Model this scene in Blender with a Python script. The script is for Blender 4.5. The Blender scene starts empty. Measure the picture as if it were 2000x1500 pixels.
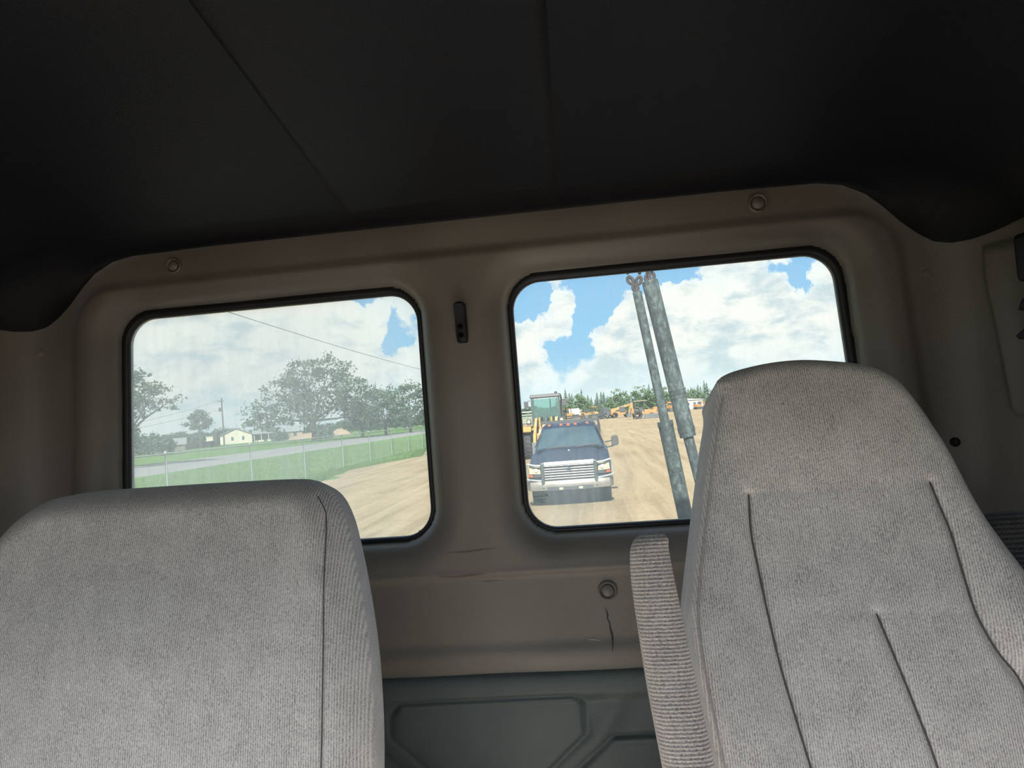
import bpy, bmesh, math, random
import numpy as np
from mathutils import Vector, Matrix, Euler
from mathutils.geometry import delaunay_2d_cdt

# ------------------------------------------------------------------ camera
scene = bpy.context.scene
COL = scene.collection
EYE = 2.30                                   # eye height above the yard
YAW, PITCH, ROLL = math.radians(5.983), math.radians(2.347), math.radians(4.474)
FPX = 1450.0
cam_data = bpy.data.cameras.new('camera'); cam = bpy.data.objects.new('camera', cam_data)
COL.objects.link(cam); scene.camera = cam
cam_data.sensor_width = 36.0; cam_data.lens = FPX / 2000 * 36; cam_data.clip_start = 0.02; cam_data.clip_end = 6000
_F = Vector((-math.sin(YAW)*math.cos(PITCH), math.cos(YAW)*math.cos(PITCH), math.sin(PITCH)))
_R0 = Vector((math.cos(YAW), math.sin(YAW), 0)); _U0 = _R0.cross(_F)
_R = _R0*math.cos(ROLL) - _U0*math.sin(ROLL); _U = _R.cross(_F)
cam.matrix_world = Matrix(((_R.x, _U.x, -_F.x, 0), (_R.y, _U.y, -_F.y, 0), (_R.z, _U.z, -_F.z, EYE), (0, 0, 0, 1)))

def bearing(px, py):
    """direction in the world of a spot in the photograph (y component 1)"""
    d = _F + _R*((px-1000)/FPX) + _U*((750-py)/FPX)
    return d / d.y
def at(px, py, y):
    d = bearing(px, py); return Vector((d.x*y, y, EYE + d.z*y))

scene.view_settings.view_transform = 'Standard'
scene.view_settings.look = 'None'
scene.view_settings.exposure = 0.62
scene.view_settings.gamma = 1.0
scene.view_settings.use_curve_mapping = False

# ------------------------------------------------------------------ world: sky with cumulus
def build_world():
    w = bpy.data.worlds.new('sky'); scene.world = w; w.use_nodes = True
    nt = w.node_tree; N = nt.nodes; L = nt.links; N.clear()
    def nd(t, **k):
        n = N.new(t)
        for a, b in k.items(): setattr(n, a, b)
        return n
    def math_(op, a, b=None, c=None, clamp=False):
        n = nd('ShaderNodeMath', operation=op, use_clamp=clamp)
        for i, x in enumerate((a, b, c)):
            if x is None: continue
            if isinstance(x, (int, float)): n.inputs[i].default_value = x
            else: L.new(x, n.inputs[i])
        return n.outputs[0]
    def mix(f, a, b):
        n = nd('ShaderNodeMix', data_type='RGBA')
        for i, x in ((0, f), (6, a), (7, b)):
            if isinstance(x, (int, float)): n.inputs[i].default_value = x
            elif isinstance(x, tuple): n.inputs[i].default_value = (*x, 1)
            else: L.new(x, n.inputs[i])
        return n.outputs[2]
    def mrange(v, a, b, c=0.0, d=1.0, smooth=True):
        n = nd('ShaderNodeMapRange', interpolation_type='SMOOTHSTEP' if smooth else 'LINEAR')
        L.new(v, n.inputs[0])
        for i, x in enumerate((a, b, c, d)): n.inputs[i+1].default_value = x
        return n.outputs[0]
    tc = nd('ShaderNodeTexCoord'); D = tc.outputs['Generated']
    sep = nd('ShaderNodeSeparateXYZ'); L.new(D, sep.inputs[0]); Z = sep.outputs[2]
    def noise(scale, detail, rough, zs=1.6, off=0.0, dist=0.0):
        mp = nd('ShaderNodeMapping'); mp.inputs['Scale'].default_value = (1, 1, zs); mp.inputs['Location'].default_value = (off, off*.7, off*.3)
        L.new(D, mp.inputs[0]); n = nd('ShaderNodeTexNoise'); L.new(mp.outputs[0], n.inputs['Vector'])
        n.inputs['Scale'].default_value = scale; n.inputs['Detail'].default_value = detail
        n.inputs['Roughness'].default_value = rough; n.inputs['Distortion'].default_value = dist
        return n.outputs[0]
    wn = nd('ShaderNodeTexNoise'); L.new(D, wn.inputs['Vector']); wn.inputs['Scale'].default_value = 17; wn.inputs['Detail'].default_value = 6; wn.inputs['Roughness'].default_value = .62
    sb = nd('ShaderNodeVectorMath', operation='SUBTRACT'); L.new(wn.outputs['Color'], sb.inputs[0]); sb.inputs[1].default_value = (.5, .5, .5)
    sc_ = nd('ShaderNodeVectorMath', operation='SCALE'); L.new(sb.outputs[0], sc_.inputs[0]); sc_.inputs['Scale'].default_value = .10
    ad = nd('ShaderNodeVectorMath', operation='ADD'); L.new(D, ad.inputs[0]); L.new(sc_.outputs[0], ad.inputs[1]); DW = ad.outputs[0]
    fine = noise(11.0, 9.0, 0.60, 1.3, 3.1, 0.3)
    broad = noise(2.6, 3.0, 0.5, 2.4, 7.7)
    # cumulus heads and blue gaps, each a direction with an angular size
    def blobs(lst):
        acc = None
        for px, py, r, a in lst:
            d = bearing(px, py).normalized()
            v = nd('ShaderNodeVectorMath', operation='DISTANCE'); L.new(DW, v.inputs[0]); v.inputs[1].default_value = d
            g = mrange(v.outputs['Value'], 0.0, r/FPX*1.75, a, 0.0)
            acc = g if acc is None else math_('ADD', acc, g)
        return acc
    heads = [(1098, 592, 30, .34), (1085, 622, 34, .30), (1045, 655, 52, .30), (1015, 690, 50, .25), (1205, 610, 34, .30),
             (1225, 640, 52, .35), (1170, 672, 50, .30), (1120, 716, 55, .12), (1290, 600, 55, .34), (1345, 600, 60, .38), (1400, 640, 75, .40),
             (1330, 650, 60, .3), (1455, 640, 60, .34), (1480, 585, 50, .3), (1430, 548, 50, .24), (1540, 590, 45, .26), (1560, 640, 60, .28), (1620, 600, 45, .3), (1630, 545, 26, .22),
             (560, 640, 120, .22), (420, 660, 150, .22), (690, 640, 55, .24), (640, 610, 60, .22), (720, 690, 60, .22), (800, 600, 30, .2), (790, 715, 60, .22), (300, 650, 110, .16)]
    gaps = [(1150, 575, 45, .42), (1195, 548, 42, .42), (1045, 575, 40, .42), (1020, 605, 30, .3), (1125, 645, 22, .26), (1330, 540, 32, .42), (1280, 548, 40, .42), (1375, 545, 26, .25),
            (1585, 522, 32, .42), (1530, 520, 26, .3), (1565, 548, 22, .28), (1110, 725, 45, .34), (1135, 665, 28, .34), (1150, 700, 26, .25), (1090, 690, 24, .28), (1060, 600, 30, .3), (1150, 610, 30, .4),
            (705, 588, 26, .42), (775, 632, 32, .42), (790, 668, 26, .38), (745, 672, 26, .24), (460, 700, 60, .08)]
    dens = math_('ADD', math_('MULTIPLY', fine, 0.95), math_('MULTIPLY', broad, 0.45))
    dens = math_('SUBTRACT', dens, 0.66)
    dens = math_('ADD', dens, blobs(heads)); dens = math_('SUBTRACT', dens, blobs(gaps))
    low = mrange(Z, 0.01, 0.13, 0.20, 0.0)
    dens = math_('ADD', dens, low)
    cover = mrange(dens, -0.04, 0.10)
    thick = mrange(dens, 0.05, 0.50)
    shade_n = noise(16.0, 6.0, 0.62, 2.0, 11.3, 0.2)
    shade = mrange(shade_n, 0.33, 0.56)
    # grey undersides: where the same cloud field is thicker a little above
    lit = math_('MULTIPLY', shade, 1.0)
    ccol = mix(lit, (0.58, 0.68, 0.725), (0.96, 0.935, 0.88))
    ccol = mix(thick, mix(0.45, ccol, (0.80, 0.90, 0.95)), ccol)
    blue = mix(mrange(Z, 0.0, 0.45), (0.33, 0.62, 0.85), (0.13, 0.37, 0.80))
    sky = mix(cover, blue, ccol)
    haze = mrange(Z, 0.0, 0.09, 0.55, 0.0)
    sky = mix(haze, sky, (0.70, 0.86, 0.90))
    bg = nd('ShaderNodeBackground'); L.new(sky, bg.inputs[0]); bg.inputs[1].default_value = 0.77
    out = nd('ShaderNodeOutputWorld'); L.new(bg.outputs[0], out.inputs[0])
    w.cycles.sampling_method = 'MANUAL'; w.cycles.sample_map_resolution = 1024
build_world()

# ------------------------------------------------------------------ sun
sun_d = bpy.data.lights.new('sun', 'SUN'); sun_d.energy = 11.5; sun_d.angle = 0.02; sun_d.color = (1.0, 0.95, 0.86)
sun = bpy.data.objects.new('sun', sun_d); COL.objects.link(sun); sun.location = (20, -20, 60)
_el, _az = math.radians(37), math.radians(2)          # high, from the front of the truck
_sd = Vector((math.sin(_az)*math.cos(_el), -math.cos(_az)*math.cos(_el), math.sin(_el)))
sun.rotation_euler = _sd.to_track_quat('Z', 'Y').to_euler()

# ------------------------------------------------------------------ materials
MATS = {}
def new_mat(name):
    m = bpy.data.materials.new(name); m.use_nodes = True; nt = m.node_tree
    b = nt.nodes['Principled BSDF']; MATS[name] = m
    return m, nt, b
def coords(nt, scale=(1, 1, 1), rot=(0, 0, 0)):
    tc = nt.nodes.new('ShaderNodeTexCoord'); mp = nt.nodes.new('ShaderNodeMapping')
    mp.inputs['Scale'].default_value = scale; mp.inputs['Rotation'].default_value = rot
    nt.links.new(tc.outputs['Object'], mp.inputs[0]); return mp.outputs[0]
def noise_node(nt, vec, scale, detail=4, rough=.55, dist=0):
    n = nt.nodes.new('ShaderNodeTexNoise'); nt.links.new(vec, n.inputs['Vector'])
    n.inputs['Scale'].default_value = scale; n.inputs['Detail'].default_value = detail
    n.inputs['Roughness'].default_value = rough; n.inputs['Distortion'].default_value = dist
    return n.outputs[0]
def ramp(nt, fac, stops):
    r = nt.nodes.new('ShaderNodeValToRGB'); nt.links.new(fac, r.inputs[0])
    el = r.color_ramp.elements
    while len(el) < len(stops): el.new(0.5)
    for e, (p, c) in zip(el, stops): e.position = p; e.color = (*c, 1)
    return r.outputs[0]
def nmath(nt, op, a, b=None, clamp=False):
    n = nt.nodes.new('ShaderNodeMath'); n.operation = op; n.use_clamp = clamp
    for i, x in enumerate((a, b)):
        if x is None: continue
        if isinstance(x, (int, float)): n.inputs[i].default_value = x
        else: nt.links.new(x, n.inputs[i])
    return n.outputs[0]
def nmix(nt, f, a, b, blend='MIX'):
    n = nt.nodes.new('ShaderNodeMix'); n.data_type = 'RGBA'; n.blend_type = blend
    for i, x in ((0, f), (6, a), (7, b)):
        if isinstance(x, (int, float)): n.inputs[i].default_value = x
        elif isinstance(x, tuple): n.inputs[i].default_value = (*x, 1)
        else: nt.links.new(x, n.inputs[i])
    return n.outputs[2]
def bump(nt, b, h, strength, dist):
    n = nt.nodes.new('ShaderNodeBump'); n.inputs['Strength'].default_value = strength; n.inputs['Distance'].default_value = dist
    nt.links.new(h, n.inputs['Height']); nt.links.new(n.outputs[0], b.inputs['Normal'])
def pm(name, c1, c2=None, scale=3.0, rough=.6, metal=0.0, bscale=None, bstr=.3, bdist=.002, detail=5, spec=.5, coat=0.0, lo=.35, hi=.65, cs=(1, 1, 1)):
    """painted / moulded surface: two close tones in noise, optional fine relief"""
    m, nt, b = new_mat(name)
    b.inputs['Roughness'].default_value = rough; b.inputs['Metallic'].default_value = metal
    b.inputs['Specular IOR Level'].default_value = spec; b.inputs['Coat Weight'].default_value = coat
    v = coords(nt, cs)
    if c2 is None: c2 = tuple(x*.82 for x in c1)
    nt.links.new(ramp(nt, noise_node(nt, v, scale, detail), [(lo, c2), (hi, c1)]), b.inputs['Base Color'])
    if bscale: bump(nt, b, noise_node(nt, v, bscale, 3), bstr, bdist)
    return m

def fabric(name, axis, pitch, light, dark, deep):
    """ribbed woven upholstery: ribs along one axis, speckled yarn"""
    m, nt, b = new_mat(name)
    b.inputs['Roughness'].default_value = .95; b.inputs['Specular IOR Level'].default_value = .15
    b.inputs['Sheen Weight'].default_value = .25; b.inputs['Sheen Roughness'].default_value = .5
    v = coords(nt); s = nt.nodes.new('ShaderNodeSeparateXYZ'); nt.links.new(v, s.inputs[0])
    wob = noise_node(nt, v, 60, 2)
    co = nmath(nt, 'ADD', s.outputs[axis], nmath(nt, 'MULTIPLY', wob, pitch*.25))
    rib = nmath(nt, 'SINE', nmath(nt, 'MULTIPLY', co, 2*math.pi/pitch))
    rib01 = nmath(nt, 'MULTIPLY_ADD', rib, .5); rib01.node.inputs[2].default_value = .5
    sc = [1, 1, 1]; sc[2 if axis == 0 else 0] = .45
    speck = noise_node(nt, coords(nt, tuple(sc)), 800, 3, .7)
    mott = noise_node(nt, v, 28, 3)
    f = nmath(nt, 'ADD', nmath(nt, 'MULTIPLY', rib01, .20), nmath(nt, 'MULTIPLY', speck, 1.05))
    f = nmath(nt, 'ADD', f, nmath(nt, 'MULTIPLY', mott, .22))
    f = nmath(nt, 'MULTIPLY', f, .75, True)
    nt.links.new(ramp(nt, f, [(.38, deep), (.53, dark), (.68, light)]), b.inputs['Base Color'])
    bump(nt, b, nmath(nt, 'ADD', rib01, nmath(nt, 'MULTIPLY', speck, 1.2)), .55, .0012)
    return m

TAUPE, TAUPE2 = (0.178, 0.158, 0.136), (0.150, 0.133, 0.115)
pm('taupe_vinyl', TAUPE, TAUPE2, 5.0, .42, bscale=420, bstr=.35, bdist=.0012, spec=.5)
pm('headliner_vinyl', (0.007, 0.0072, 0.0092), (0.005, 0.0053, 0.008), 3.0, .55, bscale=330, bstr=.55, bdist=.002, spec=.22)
pm('teal_vinyl', (0.088, 0.107, 0.107), (0.068, 0.084, 0.085), 6.0, .5, bscale=480, bstr=.3, bdist=.001, spec=.4)
pm('rubber_black', (0.016, 0.017, 0.022), (0.011, 0.012, 0.015), 9.0, .45, spec=.4)
pm('black_plastic', (0.012, 0.012, 0.016), (0.008, 0.008, 0.011), 20, .5, spec=.22)
pm('hole_black', (0.003, 0.003, 0.003), (0.002, 0.002, 0.002), 20, .9, spec=.1)
pm('scuff_brown', (0.135, 0.100, 0.080), (0.17, 0.14, 0.115), 60, .7)
pm('scuff_dark', (0.020, 0.019, 0.018), (0.035, 0.032, 0.03), 60, .7)
fabric('seat_fabric', 0, .0028, (0.90, 0.875, 0.835), (0.64, 0.61, 0.605), (0.28, 0.26, 0.27))
fabric('seat_side_fabric', 1, .0026, (0.80, 0.79, 0.79), (0.52, 0.51, 0.53), (0.24, 0.23, 0.26))
fabric('arm_fabric', 2, .0037, (0.74, 0.68, 0.60), (0.45, 0.41, 0.40), (0.18, 0.16, 0.16))
fabric('dark_knit', 2, .006, (0.13, 0.13, 0.13), (0.06, 0.06, 0.065), (0.02, 0.02, 0.022))
pm('thread', (0.12, 0.108, 0.112), None, 300, .9)
pm('welt_thread', (0.48, 0.45, 0.45), None, 300, .9)
pm('cab_floor_rubber', (0.38, 0.35, 0.31), None, 8, .8)
pm('bounce_grey', (0.62, 0.60, 0.56), (0.56, 0.54, 0.50), 6, .7)  # pale tone of the added block that bounces sun between the seats
pm('bare_steel_dark', (0.06, 0.065, 0.07), None, 8, .6)

def glass_pane(name, tint, film_lo, film_hi, smear):
    """clear pane under a dusty, rain-spotted film"""
    m = bpy.data.materials.new(name); m.use_nodes = True; nt = m.node_tree; MATS[name] = m
    nt.nodes.clear(); N = nt.nodes; L = nt.links
    tr = N.new('ShaderNodeBsdfTransparent'); tr.inputs[0].default_value = (*tint, 1)
    tl = N.new('ShaderNodeBsdfTranslucent'); tl.inputs[0].default_value = (0.88, 0.97, 0.95, 1)
    v = coords(nt); v2 = coords(nt, (1.0, 1.0, .18))
    blot = noise_node(nt, v, 5.0, 4, .6); streak = noise_node(nt, v2, 70, 4, .65); spot = noise_node(nt, v, 260, 3, .6)
    f = nmath(nt, 'ADD', nmath(nt, 'MULTIPLY', blot, .55), nmath(nt, 'MULTIPLY', streak, .28))
    f = nmath(nt, 'ADD', f, nmath(nt, 'MULTIPLY', spot, .17))
    mr = N.new('ShaderNodeMapRange'); L.new(f, mr.inputs[0])
    for i, x in enumerate((.32, .68, film_lo, film_hi)): mr.inputs[i+1].default_value = x
    # the heavier patch of dirt on this pane
    (sx, sz), rad, amt = smear
    vm = N.new('ShaderNodeVectorMath'); vm.operation = 'DISTANCE'; L.new(v, vm.inputs[0]); vm.inputs[1].default_value = (sx, 0, sz)
    ms = N.new('ShaderNodeMapRange'); ms.interpolation_type = 'SMOOTHSTEP'; L.new(vm.outputs['Value'], ms.inputs[0])
    for i, x in enumerate((0.0, rad, amt, 0.0)): ms.inputs[i+1].default_value = x
    tot = nmath(nt, 'ADD', mr.outputs[0], nmath(nt, 'MULTIPLY', ms.outputs[0], nmath(nt, 'ADD', nmath(nt, 'MULTIPLY', streak, 1.0), .5)))
    mx = N.new('ShaderNodeMixShader'); L.new(tot, mx.inputs[0]); L.new(tr.outputs[0], mx.inputs[1]); L.new(tl.outputs[0], mx.inputs[2])
    o = N.new('ShaderNodeOutputMaterial'); L.new(mx.outputs[0], o.inputs[0])
    return m
glass_pane('dusty_glass_heavy', (0.90, 0.97, 0.95), .17, .36, ((-.66, .04), .52, .30))
glass_pane('dusty_glass', (0.93, 0.98, 0.97), .09, .24, ((-.05, -.15), .16, .26))

def leaf_mat(name, c1, c2):
    m, nt, b = new_mat(name); nt.nodes.remove(b); N = nt.nodes; L = nt.links
    v = coords(nt); col = ramp(nt, noise_node(nt, v, .9, 3), [(.35, c2), (.65, c1)])
    d = N.new('ShaderNodeBsdfDiffuse'); t = N.new('ShaderNodeBsdfTranslucent'); L.new(col, d.inputs[0]); L.new(col, t.inputs[0])
    mx = N.new('ShaderNodeMixShader'); mx.inputs[0].default_value = .35; L.new(d.outputs[0], mx.inputs[1]); L.new(t.outputs[0], mx.inputs[2])
    L.new(mx.outputs[0], N['Material Output'].inputs[0]); return m
leaf_mat('oak_leaf', (0.17, 0.27, 0.15), (0.09, 0.165, 0.10))
leaf_mat('pine_leaf', (0.17, 0.28, 0.18), (0.09, 0.18, 0.115))
leaf_mat('bush_leaf', (0.28, 0.42, 0.19), (0.15, 0.26, 0.12))
leaf_mat('grass_blade', (0.21, 0.35, 0.08), (0.14, 0.26, 0.06))
pm('bark', (0.10, 0.08, 0.065), (0.05, 0.04, 0.035), 4, .9)

# ground materials
def sand_mat():
    m, nt, b = new_mat('sand'); b.inputs['Roughness'].default_value = .95; b.inputs['Specular IOR Level'].default_value = .1
    v = coords(nt); vt = coords(nt, (1.0, .045, 1))
    big = noise_node(nt, v, .12, 5); trk = noise_node(nt, vt, 2.2, 5, .6, .35); fine = noise_node(nt, v, 7, 5, .65)
    lump = noise_node(nt, coords(nt, (1, .5, 1)), 1.3, 4)
    f = nmath(nt, 'ADD', nmath(nt, 'MULTIPLY', trk, .5), nmath(nt, 'MULTIPLY', big, .3)); f = nmath(nt, 'ADD', f, nmath(nt, 'MULTIPLY', fine, .2))
    nt.links.new(ramp(nt, f, [(.36, (0.375, 0.270, 0.150)), (.5, (0.57, 0.43, 0.26)), (.64, (0.66, 0.52, 0.335))]), b.inputs['Base Color'])
    h = nmath(nt, 'ADD', nmath(nt, 'MULTIPLY', trk, 1.6), nmath(nt, 'ADD', nmath(nt, 'MULTIPLY', fine, .35), nmath(nt, 'MULTIPLY', lump, .7)))
    bump(nt, b, h, .9, .16); return m
sand_mat()
pm('grass_ground', (0.20, 0.37, 0.08), (0.14, 0.28, 0.06), .8, .95, bscale=9, bstr=.6, bdist=.08, spec=.05, cs=(1, .4, 1))
pm('asphalt', (0.46, 0.45, 0.44), (0.39, 0.385, 0.38), 1.2, .9, bscale=40, bstr=.2, bdist=.01, spec=.1, cs=(1, .15, 1))
pm('galvanised', (0.48, 0.52, 0.52), (0.40, 0.44, 0.44), 12, .6)

def pipe_mat(name, a, b_, c):
    m, nt, b = new_mat(name); b.inputs['Roughness'].default_value = .7; b.inputs['Specular IOR Level'].default_value = .3
    v = coords(nt, (1, 1, .6))
    n1 = noise_node(nt, v, 75, 6, .7, .3); n2 = noise_node(nt, v, 9, 4)
    f = nmath(nt, 'ADD', nmath(nt, 'MULTIPLY', n1, .65), nmath(nt, 'MULTIPLY', n2, .35))
    nt.links.new(ramp(nt, f, [(.40, a), (.50, b_), (.60, c)]), b.inputs['Base Color'])
    bump(nt, b, n1, .5, .003); return m
pipe_mat('weathered_pipe', (0.020, 0.032, 0.040), (0.052, 0.074, 0.080), (0.15, 0.21, 0.205))
pm('chain_steel', (0.038, 0.032, 0.033), (0.022, 0.020, 0.022), 40, .75, spec=.15)

# vehicle paints
pm('navy_paint', (0.008, 0.019, 0.042), (0.006, 0.014, 0.033), 2, .42, spec=.22)
pm('chrome', (0.90, 0.90, 0.90), (0.75, 0.75, 0.74), 9, .45, metal=.35, spec=.2)
pm('dull_chrome', (0.46, 0.43, 0.39), (0.36, 0.33, 0.30), 6, .5, metal=.4, spec=.2)
pm('guard_grey', (0.10, 0.13, 0.13), (0.07, 0.09, 0.09), 6, .4, metal=.2)
pm('guard_tube', (0.62, 0.66, 0.66), (0.50, 0.54, 0.54), 6, .5, metal=.3, spec=.2)
pm('windshield_glass', (0.030, 0.055, 0.070), (0.018, 0.036, 0.048), 1.5, .1, spec=.5)
def tinted_glass():
    m = bpy.data.materials.new('cab_glass'); m.use_nodes = True; nt = m.node_tree; MATS['cab_glass'] = m; nt.nodes.clear(); N = nt.nodes; L = nt.links
    a = N.new('ShaderNodeBsdfTransparent'); a.inputs[0].default_value = (.62, .86, .80, 1)
    b = N.new('ShaderNodeBsdfGlossy'); b.inputs[0].default_value = (.6, .75, .72, 1); b.inputs['Roughness'].default_value = .12
    x = N.new('ShaderNodeMixShader'); x.inputs[0].default_value = .30; o = N.new('ShaderNodeOutputMaterial')
    L.new(a.outputs[0], x.inputs[1]); L.new(b.outputs[0], x.inputs[2]); L.new(x.outputs[0], o.inputs[0])
tinted_glass()
pm('lamp_lens', (0.72, 0.70, 0.52), (0.60, 0.57, 0.40), 14, .55, spec=.15)
pm('amber_lens', (0.60, 0.15, 0.06), (0.50, 0.11, 0.05), 14, .6, spec=.1)
pm('tyre', (0.035, 0.035, 0.036), (0.022, 0.022, 0.023), 8, .85, spec=.2)
pm('undercarriage', (0.035, 0.037, 0.04), (0.02, 0.02, 0.022), 6, .8)
pm('machine_yellow', (0.68, 0.41, 0.12), (0.56, 0.33, 0.10), 2, .45)
pm('machine_orange', (0.70, 0.32, 0.10), (0.60, 0.27, 0.09), 2, .45)
pm('machine_grey', (0.16, 0.17, 0.18), (0.11, 0.12, 0.125), 2, .6)
pm('machine_black', (0.03, 0.032, 0.035), None, 4, .6)
pm('white_paint', (0.70, 0.70, 0.68), (0.60, 0.60, 0.58), 2, .5)
pm('pale_green_paint', (0.30, 0.40, 0.30), (0.24, 0.32, 0.25), 2, .6)
pm('cream_siding', (0.74, 0.71, 0.56), (0.66, 0.63, 0.49), 3, .7)
pm('roof_shingle', (0.33, 0.37, 0.38), (0.26, 0.29, 0.30), 3, .9)
pm('wood_fence', (0.26, 0.23, 0.20), (0.19, 0.17, 0.15), 2, .9)
pm('dirt_orange', (0.46, 0.33, 0.22), (0.38, 0.28, 0.19), .6, .95)
pm('tan_wall', (0.45, 0.37, 0.27), None, 2, .8)
pm('window_dark', (0.05, 0.06, 0.07), None, 4, .2)
pm('pole_wood', (0.12, 0.10, 0.095), (0.08, 0.07, 0.065), 6, .9)
pm('wire_black', (0.03, 0.035, 0.04), None, 6, .8)
pm('print_black', (0.01, 0.012, 0.014), None, 100, .8)

def tone(names, k):
    """settle the albedo of the outdoor materials against the strong sun"""
    for n in names:
        for nd_ in MATS[n].node_tree.nodes:
            if nd_.type == 'VALTORGB':
                for e in nd_.color_ramp.elements: e.color = (e.color[0]*k, e.color[1]*k, e.color[2]*k, 1)
tone(['sand', 'grass_ground', 'asphalt', 'galvanised', 'oak_leaf', 'pine_leaf', 'bush_leaf', 'grass_blade', 'bark', 'lamp_lens', 'machine_yellow', 'machine_orange', 'machine_grey', 'white_paint', 'pale_green_paint', 'chrome', 'dull_chrome', 'guard_tube',
      'cream_siding', 'roof_shingle', 'wood_fence', 'dirt_orange', 'tan_wall', 'pole_wood', 'weathered_pipe', 'amber_lens', 'guard_grey'], .425)

# ------------------------------------------------------------------ object helpers
def link(name, verts, faces, mat, parent=None, smooth=False, loc=None, rot=None):
    me = bpy.data.meshes.new(name); me.from_pydata([tuple(v) for v in verts], [], [tuple(f) for f in faces]); me.update()
    if mat: me.materials.append(MATS[mat])
    if smooth: me.polygons.foreach_set('use_smooth', [True]*len(me.polygons))
    o = bpy.data.objects.new(name, me); COL.objects.link(o)
    if parent: o.parent = parent
    if loc is not None: o.location = loc
    if rot is not None: o.rotation_euler = rot
    return o
def tag(o, label=None, cat=None, group=None, kind=None):
    if label: o['label'] = label
    if cat: o['category'] = cat
    if group: o['group'] = group
    if kind: o['kind'] = kind
    return o
def thing(name, label, cat, loc=(0, 0, 0), rotz=0.0, group=None, kind=None):
    o = bpy.data.objects.new(name, None); COL.objects.link(o); o.location = loc; o.rotation_euler = (0, 0, rotz)
    o.empty_display_size = .1
    return tag(o, label, cat, group, kind)
def copy_tree(o, parent=None):
    c = o.copy(); COL.objects.link(c); c.parent = parent
    for ch in list(o.children): copy_tree(ch, c)
    return c

class MB:
    def __init__(s): s.v = []; s.f = []
    def add(s, v, f):
        b = len(s.v); s.v += [tuple(x) for x in v]; s.f += [tuple(i+b for i in q) for q in f]; return s
    def box(s, x, y, z, tx=0.0, ty=0.0):
        """box from (x0,x1),(y0,y1),(z0,z1); tx, ty pull the top in"""
        (a, b), (c, d), (e, g) = x, y, z
        return s.add([(a, c, e), (b, c, e), (b, d, e), (a, d, e), (a+tx, c+ty, g), (b-tx, c+ty, g), (b-tx, d-ty, g), (a+tx, d-ty, g)],
                     [(0, 3, 2, 1), (4, 5, 6, 7), (0, 1, 5, 4), (1, 2, 6, 5), (2, 3, 7, 6), (3, 0, 4, 7)])
    def prism(s, pts, a, b, axis='y'):
        """polygon extruded along an axis: axis y -> pts are (x,z); axis x -> pts are (y,z); axis z -> (x,y)"""
        n = len(pts)
        mk = {'y': lambda p, t: (p[0], t, p[1]), 'x': lambda p, t: (t, p[0], p[1]), 'z': lambda p, t: (p[0], p[1], t)}[axis]
        v = [mk(p, a) for p in pts]+[mk(p, b) for p in pts]
        return s.add(v, [tuple(range(n)), tuple(range(2*n-1, n-1, -1))]+[(i, i+n, (i+1) % n+n, (i+1) % n) for i in range(n)])
    def tube(s, pts, r, n=8, closed=False, caps=True):
        P = [Vector(p) for p in pts]; m = len(P); R = r if isinstance(r, (list, tuple)) else [r]*m
        b = len(s.v); prev = None
        for i, p in enumerate(P):
            if closed: t = (P[(i+1) % m]-P[i-1])
            else: t = P[min(i+1, m-1)]-P[max(i-1, 0)]
            t.normalize()
            if prev is None: a = t.orthogonal().normalized()
            else:
                a = prev-t*prev.dot(t)
                a = a.normalized() if a.length > 1e-6 else t.orthogonal().normalized()
            prev = a; c = t.cross(a)
            for k in range(n):
                th = 2*math.pi*k/n; s.v.append(tuple(p+(a*math.cos(th)+c*math.sin(th))*R[i]))
        for i in range(m if closed else m-1):
            j = (i+1) % m
            for k in range(n):
                q = (k+1) % n; s.f.append((b+i*n+k, b+i*n+q, b+j*n+q, b+j*n+k))
        if caps and not closed:
            s.f.append(tuple(b+k for k in range(n-1, -1, -1))); s.f.append(tuple(b+(m-1)*n+k for k in range(n)))
        return s
    def cyl(s, p0, p1, r, n=12, r2=None): return s.tube([p0, p1], [r, r if r2 is None else r2], n)
    def lathe(s, prof, c, axis='x', n=24):
        """profile of (radius, along axis) turned about an axis through c"""
        b = len(s.v); m = len(prof)
        for k in range(n):
            th = 2*math.pi*k/n; C, S = math.cos(th), math.sin(th)
            for r, h in prof:
                p = {'x': (h, r*C, r*S), 'y': (r*C, h, r*S), 'z': (r*C, r*S, h)}[axis]
                s.v.append((c[0]+p[0], c[1]+p[1], c[2]+p[2]))
        for k in range(n):
            q = (k+1) % n
            for i in range(m-1): s.f.append((b+k*m+i, b+q*m+i, b+q*m+i+1, b+k*m+i+1))
        return s
    def loft(s, secs, cap=True):
        n = len(secs[0]); b = len(s.v)
        for q in secs: s.v += [tuple(p) for p in q]
        for i in range(len(secs)-1):
            for k in range(n):
                q = (k+1) % n; s.f.append((b+i*n+k, b+i*n+q, b+(i+1)*n+q, b+(i+1)*n+k))
        if cap:
            s.f.append(tuple(b+k for k in range(n-1, -1, -1))); s.f.append(tuple(b+(len(secs)-1)*n+k for k in range(n)))
        return s
    def build(s, name, mat, parent=None, smooth=False, bevel=0.0, loc=None, rot=None, segs=2):
        o = link(name, s.v, s.f, mat, parent, smooth, loc, rot)
        bm = bmesh.new(); bm.from_mesh(o.data); bmesh.ops.recalc_face_normals(bm, faces=bm.faces); bm.to_mesh(o.data); bm.free()
        if bevel:
            md = o.modifiers.new('bevel', 'BEVEL'); md.width = bevel; md.segments = segs; md.limit_method = 'ANGLE'; md.angle_limit = .6
        if smooth and bevel == 0.0:
            try: o.data.set_sharp_from_angle(angle=.7)
            except Exception: pass
        return o

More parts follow.
